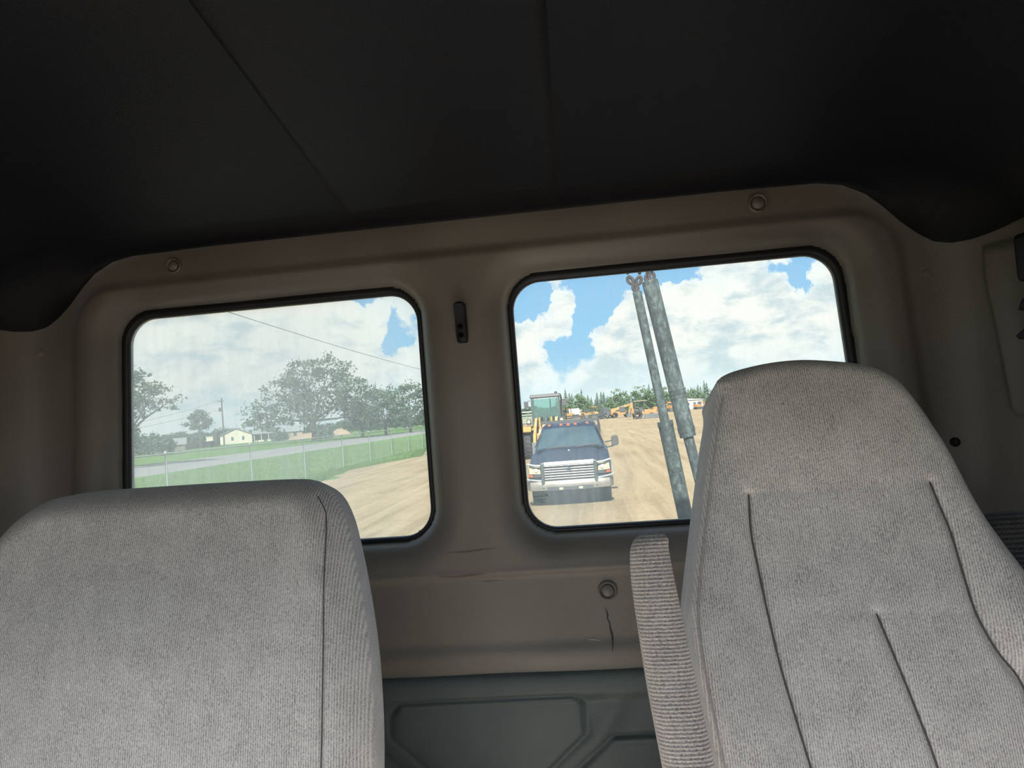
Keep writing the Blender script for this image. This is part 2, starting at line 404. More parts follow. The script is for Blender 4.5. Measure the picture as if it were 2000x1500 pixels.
def catmull(pts, step, closed=True):
    P = [np.array(p, float) for p in pts]; n = len(P); out = []
    rng = range(n) if closed else range(n-1)
    for i in rng:
        if closed: a, b, c, d = P[i-1], P[i], P[(i+1) % n], P[(i+2) % n]
        else: a, b, c, d = P[max(i-1, 0)], P[i], P[i+1], P[min(i+2, n-1)]
        m = max(1, int(np.linalg.norm(c-b)/step))
        for k in range(m):
            t = k/m
            out.append(.5*((2*b)+(-a+c)*t+(2*a-5*b+4*c-d)*t*t+(-a+3*b-3*c+d)*t**3))
    if not closed: out.append(P[-1])
    return np.array(out)
def poly_dist(X, Y, poly, closed=True):
    """unsigned distance from points to a polyline"""
    best = np.full(X.shape, 1e9); n = len(poly)
    for i in range(n if closed else n-1):
        a, b = poly[i], poly[(i+1) % n]; d = b-a; L2 = max(d@d, 1e-12)
        t = np.clip(((X-a[0])*d[0]+(Y-a[1])*d[1])/L2, 0, 1)
        best = np.minimum(best, np.hypot(X-a[0]-t*d[0], Y-a[1]-t*d[1]))
    return best
def inside(X, Y, poly):
    r = np.zeros(X.shape, bool); n = len(poly)
    for i in range(n):
        (x1, y1), (x2, y2) = poly[i], poly[(i+1) % n]
        if abs(y2-y1) < 1e-12: continue
        c = ((y1 > Y) != (y2 > Y)) & (X < (x2-x1)*(Y-y1)/(y2-y1)+x1)
        r ^= c
    return r
def sstep(a, b, x):
    t = np.clip((x-a)/(b-a), 0, 1); return t*t*(3-2*t)
# ================================================================== THE CAB
XC = -0.204            # middle of the cab
YT = 1.262             # face of the rear trim
YG = 1.300             # plane of the rear glass
HW, CR = 0.854, 0.10   # half width and corner radius of the cab
CA = HW-CR; CL = CR*math.pi/2

def path(u, off=0.0):
    """plan of the trim: along the rear wall, round the corner, along the side; off = towards the cab"""
    s = 1 if u >= 0 else -1; a = abs(u)
    if a <= CA: return Vector((XC+s*a, YT-off))
    if a <= CA+CL:
        t = (a-CA)/CR; q = CR-off
        return Vector((XC+s*(CA+q*math.sin(t)), YT-CR+q*math.cos(t)))
    return Vector((XC+s*(HW-off), YT-CR-(a-CA-CL)))

# window outlines on the glass plane (relative to the cab's middle at the glass plane, z relative to the eye)
def window_poly(side, grow=0.0, rad=.050, n=10):
    xi, zt, zb = .0865, .2298, -.2006
    xo = lambda z: .643-.0526*z
    xc = -0.2101
    c = [(xi, zb), (xo(zb), zb), (xo(zt), zt), (xi, zt)]
    P = [Vector(p) for p in c]; out = []
    m = len(P); R = rad+grow
    # grow the quad, then round its corners
    G = []
    for i in range(m):
        a, b, d = P[i-1], P[i], P[(i+1) % m]
        e1 = (b-a).normalized(); e2 = (d-b).normalized()
        n1 = Vector((e1.y, -e1.x)); n2 = Vector((e2.y, -e2.x))
        k = 1/(1+n1.dot(n2)); G.append(b+(n1+n2)*k*grow)
    for i in range(m):
        a, b, d = G[i-1], G[i], G[(i+1) % m]
        e1 = (a-b).normalized(); e2 = (d-b).normalized(); half = math.acos(max(-1, min(1, e1.dot(e2))))/2
        t = R/math.tan(half); ctr = b+(e1+e2).normalized()*(R/math.sin(half))
        p0 = b+e1*t-ctr; p1 = b+e2*t-ctr
        a0 = math.atan2(p0.y, p0.x); a1 = math.atan2(p1.y, p1.x)
        while a1 < a0: a1 += 2*math.pi
        for k in range(n+1):
            th = a0+(a1-a0)*k/n; out.append(ctr+Vector((math.cos(th), math.sin(th)))*R)
    if side < 0: out = [Vector((-p.x, p.y)) for p in out][::-1]
    return np.array([(p.x+xc, p.y) for p in out])       # absolute x, z relative to eye

HEAD_EDGE_U = [0, .45, .60, .640, .675, .700, .725, .750, .775, .800, .83, .90, 2.2]
HEAD_EDGE_Z = [.343, .343, .340, .333, .315, .292, .264, .241, .225, .219, .219, .228, .232]
def head_edge(u): return float(np.interp(abs(u), HEAD_EDGE_U, HEAD_EDGE_Z))
ZSEAM = -.435

def wall_relief(U, Z):
    """how far the trim stands towards the cab, over path coordinate U and height Z"""
    X = U+XC
    h = np.zeros(U.shape); hole = np.zeros(U.shape, bool)
    for sd in (-1, 1):
        poly = window_poly(sd, .013)+np.array([sd*.003, .0042]); d = poly_dist(X, Z, poly); ins = inside(X, Z, poly)
        s = np.where(ins, -d, d)
        t = np.clip(s/.058, 0, 1)
        h -= .040*(1-np.sqrt(np.clip(1-(1-t)**2, 0, 1)))*(s < .058)
        hole |= s < -.004
    # raised field around both windows
    hw = .732-.055*(Z-.05)
    gx = np.abs(U)-hw+.075; gz = Z-.290+.075
    sd = np.hypot(np.maximum(gx, 0), np.maximum(gz, 0))+np.minimum(np.maximum(gx, gz), 0)-.075
    h += .007*(1-sstep(-.010, .002, sd))+.0022*np.exp(-(sd/.004)**2)
    # outer flange drops back before the corner
    h -= .006*sstep(.03, .10, sd)
    # belt line and the fold above the lower panel
    mid = (np.abs(U) < .75)
    h += mid*(.0025*np.exp(-((Z+.265)/.003)**2)-.006*sstep(-.262, -.280, Z)+.0055*sstep(-.380, -.404, Z)-.005*sstep(-.408, -.430, Z))
    # soft unevenness of a pressed panel
    h += .0012*np.sin(U*21+1.3)*np.sin(Z*17+.6)
    return h, hole

def rear_wall():
    us = np.unique(np.concatenate([np.linspace(-CA, CA, 330), np.linspace(-(CA+CL+.02), -CA, 34), np.linspace(CA, CA+CL+.02, 34)]))
    zs = np.linspace(ZSEAM, .36, 180)
    U, Z = np.meshgrid(us, zs, indexing='ij'); h, hole = wall_relief(U, Z)
    nu, nz = U.shape; verts = []
    for i in range(nu):
        e = head_edge(us[i])+.012
        for j in range(nz):
            p = path(us[i], h[i, j]); verts.append((p.x, p.y, EYE+Z[i, j]))
    faces = []
    for i in range(nu-1):
        e = max(head_edge(us[i]), head_edge(us[i+1]))+.014
        for j in range(nz-1):
            if zs[j] > e: break
            if hole[i, j] and hole[i+1, j] and hole[i, j+1] and hole[i+1, j+1]: continue
            faces.append((i*nz+j, (i+1)*nz+j, (i+1)*nz+j+1, i*nz+j+1))
    o = link('wall_rear', verts, faces, 'taupe_vinyl', None, True)
    bm = bmesh.new(); bm.from_mesh(o.data); bmesh.ops.delete(bm, geom=[v for v in bm.verts if not v.link_faces], context='VERTS'); bm.to_mesh(o.data); bm.free()
    tag(o, 'taupe moulded vinyl rear wall of the cab around the two windows', 'wall', kind='structure')
    # press-in trim buttons
    for u, z, r, k in ((-.524, .315, .0145, 1), (.505, .318, .0165, 1), (.205, -.305, .0165, 1), (.760, .175, .008, 0), (-.789, .179, .008, 0)):
        hh, _ = wall_relief(np.array([u]), np.array([z])); p = path(u, float(hh[0])); ang = 0.0
        if abs(u) > CA: ang = (1 if u > 0 else -1)*-(abs(u)-CA)/CR
        m = MB()
        prof = [(r, .002), (r*.98, -.0035), (r*.86, -.0052), (r*.74, -.0040), (r*.66, -.0008), (r*.62, -.0012), (r*.58, -.0045), (r*.40, -.0066), (.0001, -.0072)] if k else [(r, .002), (r*.8, -.0015), (.0001, -.0022)]
        m.lathe(prof, (0, 0, 0), 'y', 28)
        m.build('trim_button', 'taupe_vinyl', o, True, loc=(p.x, p.y, EYE+z), rot=(0, 0, ang))
    # cut in the vinyl, scuffs
    def streak(name, pts, w, mat):
        L, R = [], []
        for i, (u, z) in enumerate(pts):
            hh, _ = wall_relief(np.array([u]), np.array([z])); q = path(u, float(hh[0])+.0009)
            a = pts[max(i-1, 0)]; b = pts[min(i+1, len(pts)-1)]; t = Vector((b[0]-a[0], b[1]-a[1])).normalized()
            n = Vector((-t.y, t.x))*w[i]
            L.append((q.x+n.x, q.y, EYE+z+n.y)); R.append((q.x-n.x, q.y, EYE+z-n.y))
        k = len(pts); link(name, L+R, [(i, i+1, k+i+1, k+i) for i in range(k-1)], mat, o)
    streak('vinyl_cut', [(.1985, -.333), (.2003, -.339), (.2018, -.346), (.2005, -.351), (.2035, -.358), (.2045, -.370), (.2065, -.379), (.2062, -.392), (.2050, -.404)], [.0003, .0009, .0016, .0011, .0010, .0016, .0018, .0014, .0004], 'scuff_dark')
    streak('scuff_mark', [(-.080, -.2655), (-.05, -.2672), (-.02, -.2660), (.004, -.2650)], [.0002, .0014, .0010, .0002], 'scuff_brown')
    streak('scuff_mark', [(-.058, -.2255), (-.03, -.2268), (-.005, -.2248), (.024, -.2235)], [.0002, .0013, .0012, .0002], 'scuff_brown')
    streak('scuff_mark', [(-.012, -.2790), (.006, -.2795), (.028, -.2785)], [.0002, .0011, .0002], 'scuff_brown')
    streak('scuff_mark', [(.165, -.3845), (.176, -.3852), (.186, -.3868)], [.0002, .0006, .0002], 'welt_thread')
    return o
rear_wall()

def lower_trim():
    us = np.linspace(-.80, .80, 260); zs = np.linspace(-.78, ZSEAM+.001, 120)
    U, Z = np.meshgrid(us, zs, indexing='ij')
    h = .010*np.sqrt(np.clip(1-np.clip((ZSEAM-Z)/.022-1, -1, 0)**2, 0, 1))-.012*sstep(ZSEAM-.03, ZSEAM-.055, Z)
    P1 = np.array([(-.174, -.500), (-.160, -.484), (.134, -.480), (.148, -.492), (.146, -.537), (.075, -.600), (.06, -.66), (-.10, -.66), (-.12, -.588), (-.176, -.535)])
    P2 = np.array([(.196, -.551), (.55, -.545), (.56, -.68), (.12, -.68), (.13, -.61), (.145, -.596)])
    P3 = np.array([(-.215, -.556), (-.165, -.605), (-.16, -.69), (-.56, -.69), (-.56, -.552)])
    for P in (P1, P2, P3):
        C = catmull(P, .02) if P is not P2 else P
        d = poly_dist(U, Z, P); s = np.where(inside(U, Z, P), -d, d)-.006
        h += .005*(1-sstep(-.007, .0, s))-.0045*np.exp(-(s/.0035)**2)
        h += -.0012*np.exp(-((s+.011)/.0025)**2)
    h += .0045*np.exp(-((U-.20-.6*(Z+.50))/.022)**2)*sstep(-.46, -.50, Z)*sstep(-.60, -.54, Z)
    verts = []
    for i in range(len(us)):
        for j in range(len(zs)):
            p = path(us[i], h[i, j]+.001); verts.append((p.x, p.y, EYE+Z[i, j]))
    n = len(zs)
    o = link('trim_1', verts, [(i*n+j, (i+1)*n+j, (i+1)*n+j+1, i*n+j+1) for i in range(len(us)-1) for j in range(n-1)], 'teal_vinyl', None, True)
    tag(o, 'dark teal padded vinyl panel with pressed shapes below the rear wall', 'trim', kind='structure')
lower_trim()

def side_wall(sgn):
    """pillar and door side: solid strip behind, door below a side window, rail above"""
    name = 'wall_right' if sgn > 0 else 'wall_left'
    lab = 'dark taupe cab side and pillar beside the driver seat' if sgn > 0 else 'dark taupe cab side and pillar beside the passenger seat'
    u0 = CA+CL+.015; m = MB(); X = XC+sgn*HW; yb = YT-CR-.012
    def slab(y0, y1, z0, z1): m.box((min(X, X+sgn*.05), max(X, X+sgn*.05)), (y0, y1), (EYE+z0, EYE+z1))
    slab(.50, yb, -1.15, .30)             # pillar
    slab(-.75, .50, -1.15, -.28)          # door
    slab(-.36, .50, .10, .42)             # rail over the side window
    o = m.build(name, 'taupe_vinyl', None, bevel=.006); tag(o, lab, 'wall', kind='structure')
    # corner panel below the rear wall
    us = np.linspace(.79, CA+CL+.02, 30); v = []
    for u in us:
        p = path(sgn*u, 0); v += [(p.x, p.y, EYE-1.15), (p.x, p.y, EYE+ZSEAM)]
    link('corner_trim', v, [(2*i, 2*i+2, 2*i+3, 2*i+1) for i in range(len(us)-1)], 'taupe_vinyl', o, True)
    if sgn > 0:
        # raised belt cover on the curve of the pillar
        def rib(u, z, off): p = path(u, off); return (p.x, p.y, EYE+z)
        edge = [(.840, .205), (.838, .15), (.846, .08), (.852, .01), (.857, -.052), (.866, -.064)]
        ue = np.interp(np.linspace(.205, -.064, 40)[::-1], [e[1] for e in edge][::-1], [e[0] for e in edge][::-1])[::-1]
        zz = np.linspace(.205, -.064, 40); V = []; nn = 14
        for k, z in enumerate(zz):
            for q in range(nn):
                u = ue[k]+(1.00-ue[k])*(q/(nn-1))**1.6
                e = min(1, (u-ue[k])/.008); tz = min(1, (zz[0]-z)/.012, (z-zz[-1])/.010)
                V.append(rib(u, z, -.002+.007*math.sqrt(max(0, 1-(1-e)**2))*max(0, tz)**.5))
        link('belt_cover', V, [(k*nn+q, k*nn+q+1, (k+1)*nn+q+1, (k+1)*nn+q) for k in range(len(zz)-1) for q in range(nn-1)], 'taupe_vinyl', o, True)
        mm = MB(); p = path(.775, .002); mm.lathe([(.0075, .002), (.0075, -.003), (.005, -.0045), (.002, -.003), (.0001, -.003)], (0, 0, 0), 'y', 16)
        mm.build('screw', 'black_plastic', o, True, loc=(p.x, p.y, EYE-.099), rot=(0, 0, -.2))
        seat_belt_guide()
    return o

def seat_belt_guide():
    p = path(.938, .0); ang = -math.radians(78)
    t = thing('seat_belt_guide', 'black plastic seat belt guide on the pillar at the right edge', 'belt guide', (p.x-.012, p.y, EYE+.145), ang)
    # local: x along the wall (towards the front of the cab), y away from it
    m = MB(); m.box((-.012, .075), (-.012, .004), (-.012, .058)); m.build('cover', 'black_plastic', t, bevel=.008, segs=3)
    m = MB(); m.prism([(-.008, -.035), (.07, -.022), (.07, -.060), (-.018, -.052)], -.010, .004, 'y'); m.build('bracket', 'black_plastic', t, bevel=.004)
    m = MB(); m.prism([(-.022, -.088), (.02, -.066), (.07, -.070), (.07, -.098), (-.015, -.094)], -.014, .004, 'y'); m.build('slot', 'black_plastic', t, bevel=.003)
    m = MB(); m.prism([(.0, -.098), (.07, -.098), (.09, -.45), (.025, -.45)], -.006, -.003, 'y'); m.build('belt', 'rubber_black', t)
side_wall(1); side_wall(-1)

# ---- headliner
CEIL_K = .20
def ceil_z(y): return .36+CEIL_K*(1.15-y)
def headliner():
    us = np.unique(np.concatenate([np.linspace(-2.38, -.95, 30), np.linspace(-.95, -.58, 70), np.linspace(-.58, .58, 60), np.linspace(.58, .95, 70), np.linspace(.95, 2.38, 30)]))
    rings = 16; V = []; F = []
    for u in us:
        ze = head_edge(u); p0 = path(u, .004); a = abs(u); sg = 1 if u >= 0 else -1; SI = .24
        if a <= CA: p1 = Vector((XC+u*(HW-SI)/CA, YT-.09))
        elif a <= CA+CL: p1 = Vector((XC+sg*(HW-SI), YT-.09-.012*(a-CA)/CL))
        else: p1 = Vector((XC+sg*(HW-SI), YT-.102-(a-CA-CL)*1.0))
        zc = ceil_z(p1.y)
        for k in range(rings):
            th = k/(rings-1)*math.pi/2
            q = p0.lerp(p1, 1-math.cos(th)); V.append((q.x, q.y, EYE+ze+(zc-ze)*math.sin(th)))
    n = rings; m = len(us)
    for i in range(m-1):
        for k in range(n-1): F.append((i*n+k, i*n+k+1, (i+1)*n+k+1, (i+1)*n+k))
    V += [V[i*n+n-1] for i in range(m)]; F.append(tuple(m*n+i for i in range(m)))
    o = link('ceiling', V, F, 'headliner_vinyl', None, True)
    o.data.polygons[len(o.data.polygons)-1].use_smooth = False
    tag(o, 'charcoal grained vinyl headliner coming down over the rear corners', 'ceiling', kind='structure')
    # pressed centre panel
    c = [(-.372, 1.168), (-.030, 1.152), (.0, .30), (.0, -.29), (-.372, -.29)]
    m2 = MB(); secs = []
    for ins, dz in ((-.008, .004), (0, -.004), (.010, -.012), (.022, -.0145)):
        secs.append([(max(min(x, .3), -1)+(ins if x < -.2 else -ins), y-(ins if y > .9 else 0), EYE+ceil_z(y-(ins if y > .9 else 0))+dz) for x, y in c])
    m2.loft(secs, cap=False); m2.f.append(tuple(len(m2.v)-5+i for i in range(5)))
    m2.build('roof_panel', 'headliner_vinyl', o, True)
    return o
headliner()
# roof skin and cab floor keep the daylight where the cab lets it in
m = MB(); m.add([(XC-.95, -.36, EYE+.74), (XC+.95, -.36, EYE+.74), (XC+.95, 1.36, EYE+.44), (XC-.95, 1.36, EYE+.44), (XC-.95, -.36, EYE+.77), (XC+.95, -.36, EYE+.77), (XC+.95, 1.36, EYE+.47), (XC-.95, 1.36, EYE+.47)],
              [(0, 3, 2, 1), (4, 5, 6, 7), (0, 1, 5, 4), (1, 2, 6, 5), (2, 3, 7, 6), (3, 0, 4, 7)])
tag(m.build('roof', 'white_paint'), 'white outer roof skin of the truck cab', 'roof', kind='structure')
m = MB(); m.box((XC-.9, XC+.9), (-.75, 1.30), (EYE-1.20, EYE-1.15))
tag(m.build('floor', 'cab_floor_rubber'), 'grey carpeted floor of the truck cab', 'floor', kind='structure')
# unseen parts behind the camera: A-posts, and blocks added to cut front light
m = MB(); m.prism([(-.36, .74), (-.36, .40), (-.15, .25), (-.12, .26), (-.12, .60)], XC-.85, XC+.85, 'x')  # overhead block shaped to keep sky light off the upper rear wall
for sx in (-1, 1): m.prism([(-.36, .74), (-.30, .36), (-.86, -.56), (-.98, -.56)], XC+sx*.85-.04, XC+sx*.85+.04, 'x')
m.v = [(x, y, z+EYE) for x, y, z in m.v]
tag(m.build('front_light_block', 'headliner_vinyl', bevel=.02), 'added dark overhead block cutting front light, with windscreen posts', 'wall', kind='structure')
m = MB(); m.prism([(-.98, -1.15), (-.50, -1.15), (-.48, -.72), (-.56, -.62), (-.98, -.56)], XC-.84, XC+.84, 'x'); m.v = [(x, y, z+EYE) for x, y, z in m.v]  # dark dash added to leave the upper rear wall dimmer
tag(m.build('dash_light_block', 'black_plastic', bevel=.03), 'unseen dark plastic dash added to cut light from the front', 'dash_light_block', kind='structure')
m = MB(); m.prism([(-2.7, -1.3), (-1.0, -1.3), (-1.0, -.60), (-2.3, -.72), (-2.7, -.95)], XC-.85, XC+.85, 'x'); m.v = [(x, y, z+EYE) for x, y, z in m.v]  # dark hood added to block light coming up off the sand
tag(m.build('hood_light_block', 'navy_paint', bevel=.06), 'unseen dark hood added to cut light off the sand', 'hood_light_block', kind='structure')
# pale block added under the frame, bouncing sun onto the lower rear wall
m = MB(); m.box((-.24, .02), (.18, 1.22), (EYE-1.15, EYE-.72), .01, .01)
tag(m.build('bounce_block', 'bounce_grey', bevel=.02), 'unseen pale grey block added between the two seats to bounce sun', 'bounce_block', kind='structure')
# outer skin behind the trim, with the two window openings
def outer_skin():
    m = MB(); z0, z1 = EYE-1.2, EYE+.46; y0, y1 = YG+.012, YG+.022
    X0, X1 = XC-.93, XC+.93; zt, zb = EYE+.205, EYE-.175
    xs = [X0, -.2101-.60, -.2101-.12, -.2101+.12, -.2101+.60, X1]
    m.box((X0, X1), (y0, y1), (z0, zb-.06)); m.box((X0, X1), (y0, y1), (zt+.06, z1))
    m.box((X0, xs[1]-.09), (y0, y1), (zb-.06, zt+.06)); m.box((xs[2]+.08, xs[3]-.08), (y0, y1), (zb-.06, zt+.06)); m.box((xs[4]+.09, X1), (y0, y1), (zb-.06, zt+.06))
    tag(m.build('wall_outer', 'white_paint'), 'outer steel skin of the cab behind the rear trim', 'wall', kind='structure')
outer_skin()

# ---- rear windows
def window(n, side, mat, lab):
    t = thing('window_%d' % n, lab, 'window', (0, YG, EYE), kind='structure')
    inner = window_poly(side, .0); k = len(inner)
    p = window_poly(side, .006)
    V = [(q[0], -.002, q[1]) for q in p]+[(q[0], .003, q[1]) for q in p]
    pane = link('pane', [v for v in V[:k]], [tuple(range(k))], mat, t)
    # rubber gasket: lofted ring around the glass
    prof = [(.000, .006), (-.0005, -.003), (.001, -.0075), (.005, -.0095), (.010, -.0090), (.0145, -.004), (.0165, .004), (.017, .010)]
    V = []; F = []
    for g, y in prof:
        k_ = max(0, g)/.017; V += [(q[0]+side*.004*k_, y, q[1]+.0055*k_) for q in window_poly(side, g)]
    for a in range(len(prof)-1):
        for i in range(k): F.append((a*k+i, a*k+(i+1) % k, (a+1)*k+(i+1) % k, (a+1)*k+i))
    link('gasket', V, F, 'rubber_black', t, True)
    return t
w1 = window(1, -1, 'dusty_glass_heavy', 'dusty rear window behind the passenger seat, with black rubber gasket')
w2 = window(2, 1, 'dusty_glass', 'clearer rear window behind the driver seat, with black rubber gasket')
def glass_print():
    """maker's print in the lower corner of the right pane: a small emblem and rows of tiny type"""
    rnd = random.Random(5); m = MB(); y = -.0032
    o = bearing(1043.5, 970); ox, oz = o.x*YG, o.z*YG
    def q(x, z, w, h): m.add([(ox+x, y, oz+z), (ox+x+w, y, oz+z), (ox+x+w, y, oz+z+h), (ox+x, y, oz+z+h)], [(0, 1, 2, 3)])
    mmx = .00092
    def row(x, z, n, h, w=.0011):
        for i in range(n):
            k = rnd.random()
            if k < .12: x += w*1.1; continue
            q(x, z, w*.28, h); q(x, z+(h*.8 if k < .6 else h*.4), w*.8, h*.24)
            if k > .35: q(x+w*.6, z, w*.26, h*(.6 if k > .7 else 1))
            x += w*1.15
    row(0, -.0005, 13, .0017, .0013); row(.0005, -.0055, 19, .0011, .0010); row(.003, -.0083, 16, .0011, .0010); row(.009, -.0115, 9, .0011, .0010)
    # emblem: rounded square with a small hook inside
    ex, ez = .0200, .0002
    for a in ((ex, ez, .0044, .0006), (ex, ez+.0036, .0044, .0006), (ex, ez, .0006, .0042), (ex+.0038, ez, .0006, .0020), (ex+.0018, ez+.0014, .0014, .0012), (ex+.0030, ez-.0008, .0016, .0012)): q(*a)
    m.build('glass_print', 'print_black', w2)
glass_print()

# ---- coat hook
def coat_hook():
    p = path(-.006, .0); hh, _ = wall_relief(np.array([-.006]), np.array([.162])); yb = YT-float(hh[0])
    t = thing('coat_hook', 'small black plastic coat hook on the post between the rear windows', 'coat hook', (p.x, yb, EYE+.162))
    m = MB(); S = []
    for z, w, d in ((-.0335, .006, .006), (-.031, .0088, .009), (-.022, .0098, .011), (0, .0098, .0125), (.015, .0098, .014), (.026, .0096, .021), (.032, .0090, .024), (.035, .0065, .022)):
        S.append([(-w, 0, z), (-w, -d*.75, z), (-w*.65, -d, z), (w*.65, -d, z), (w, -d*.75, z), (w, 0, z)])
    m.loft(S); m.build('body', 'black_plastic', t, True)
    for z in (-.0055, -.0205):
        m = MB(); m.lathe([(.0043, .002), (.0043, -.0009), (.0036, -.0011), (.0001, -.0011)], (0, 0, 0), 'y', 18)
        m.build('screw_hole', 'hole_black', t, True, loc=(-.0008, -.0116 if z < -.01 else -.0124, z))
    t.rotation_euler = (0, 0, 0)
coat_hook()

# ================================================================== SEATS
def pillow(name, outline, r, depth, mat, parent, height=None, step=.005, loc=(0, 0, 0), rot=(0, 0, 0), side_mat=None, grid=.0045, back_r=.02):
    """upholstered block: outline in (x, z), face towards -y, rounded edge r, depth back along +y"""
    O = catmull(outline, step); n = len(O)
    area = .5*sum(O[i][0]*O[(i+1) % n][1]-O[(i+1) % n][0]*O[i][1] for i in range(n))
    if area < 0: O = O[::-1]
    # inset rings for the rounded edge
    T = np.roll(O, -1, 0)-np.roll(O, 1, 0); T /= np.linalg.norm(T, axis=1)[:, None]; NI = np.stack([-T[:, 1], T[:, 0]], 1)
    pts = [tuple(p) for p in O]
    for k in range(1, 7):
        th = k/7*math.pi/2; ins = r*(1-math.cos(th))
        pts += [tuple(p) for p in (O+NI*ins)]
    x0, z0 = O.min(0); x1, z1 = O.max(0)
    gx, gz = np.meshgrid(np.arange(x0, x1, grid), np.arange(z0, z1, grid)); gx = gx+(np.arange(gx.shape[0]) % 2)[:, None]*grid*.5
    gx, gz = gx.ravel(), gz.ravel()
    ok = inside(gx, gz, O); gx, gz = gx[ok], gz[ok]
    ok = poly_dist(gx, gz, O) > r*.86; gx, gz = gx[ok], gz[ok]
    pts += list(zip(gx, gz))
    vv, ee, ff, ov, _, _ = delaunay_2d_cdt([Vector(p) for p in pts], [(i, (i+1) % n) for i in range(n)], [], 1, 1e-7)
    A = np.array([(v.x, v.y) for v in vv]); X, Z = A[:, 0], A[:, 1]
    d = np.clip(poly_dist(X, Z, O), 0, r); y = r-np.sqrt(np.clip(r*r-(r-d)**2, 0, None))
    if height is not None: y = y-height(X, Z)
    V = [(X[i], y[i], Z[i]) for i in range(len(X))]
    F = [tuple(f) for f in ff]
    front = link(name, V, F, mat, parent, True, loc, rot)
    bm = bmesh.new(); bm.from_mesh(front.data)
    bmesh.ops.recalc_face_normals(bm, faces=bm.faces)
    if sum(f.normal.y for f in bm.faces) > 0: bmesh.ops.reverse_faces(bm, faces=bm.faces)
    bm.to_mesh(front.data); bm.free()
    # side and back
    ring = [None]*n
    for i, src in enumerate(ov):
        for s in src:
            if s < n: ring[s] = i
    S = []; prof = [(0, None), (0, r+.004), (-.001, depth*.5), (0, depth-back_r), (back_r*.3, depth-back_r*.3), (back_r, depth)]
    for ins, yy in prof:
        P = O+NI*ins
        for i in range(n): S.append((P[i][0], V[ring[i]][1] if yy is None else yy, P[i][1]))
    SF = [(a*n+i, a*n+(i+1) % n, (a+1)*n+(i+1) % n, (a+1)*n+i) for a in range(len(prof)-1) for i in range(n)]
    SF.append(tuple((len(prof)-1)*n+i for i in range(n)))
    so = link('side_panel' if side_mat else 'back_shell', S, SF, side_mat or mat, parent, True, loc, rot)
    bm = bmesh.new(); bm.from_mesh(so.data); bmesh.ops.recalc_face_normals(bm, faces=bm.faces); bm.to_mesh(so.data); bm.free()
    return front, O, NI
def groove(X, Z, line, depth, width):
    return -depth*np.exp(-(poly_dist(X, Z, line, False)/width)**2)
def seam(parent_part, line, hfun, r, name='seam', mat='thread', off=.0024):
    P = catmull(line, .008, False); y = -hfun(P[:, 0], P[:, 1])
    m = MB(); m.tube([(p[0], yy-off, p[1]) for p, yy in zip(P, y)], r, 6)
    return m.build(name, mat, parent_part, True)

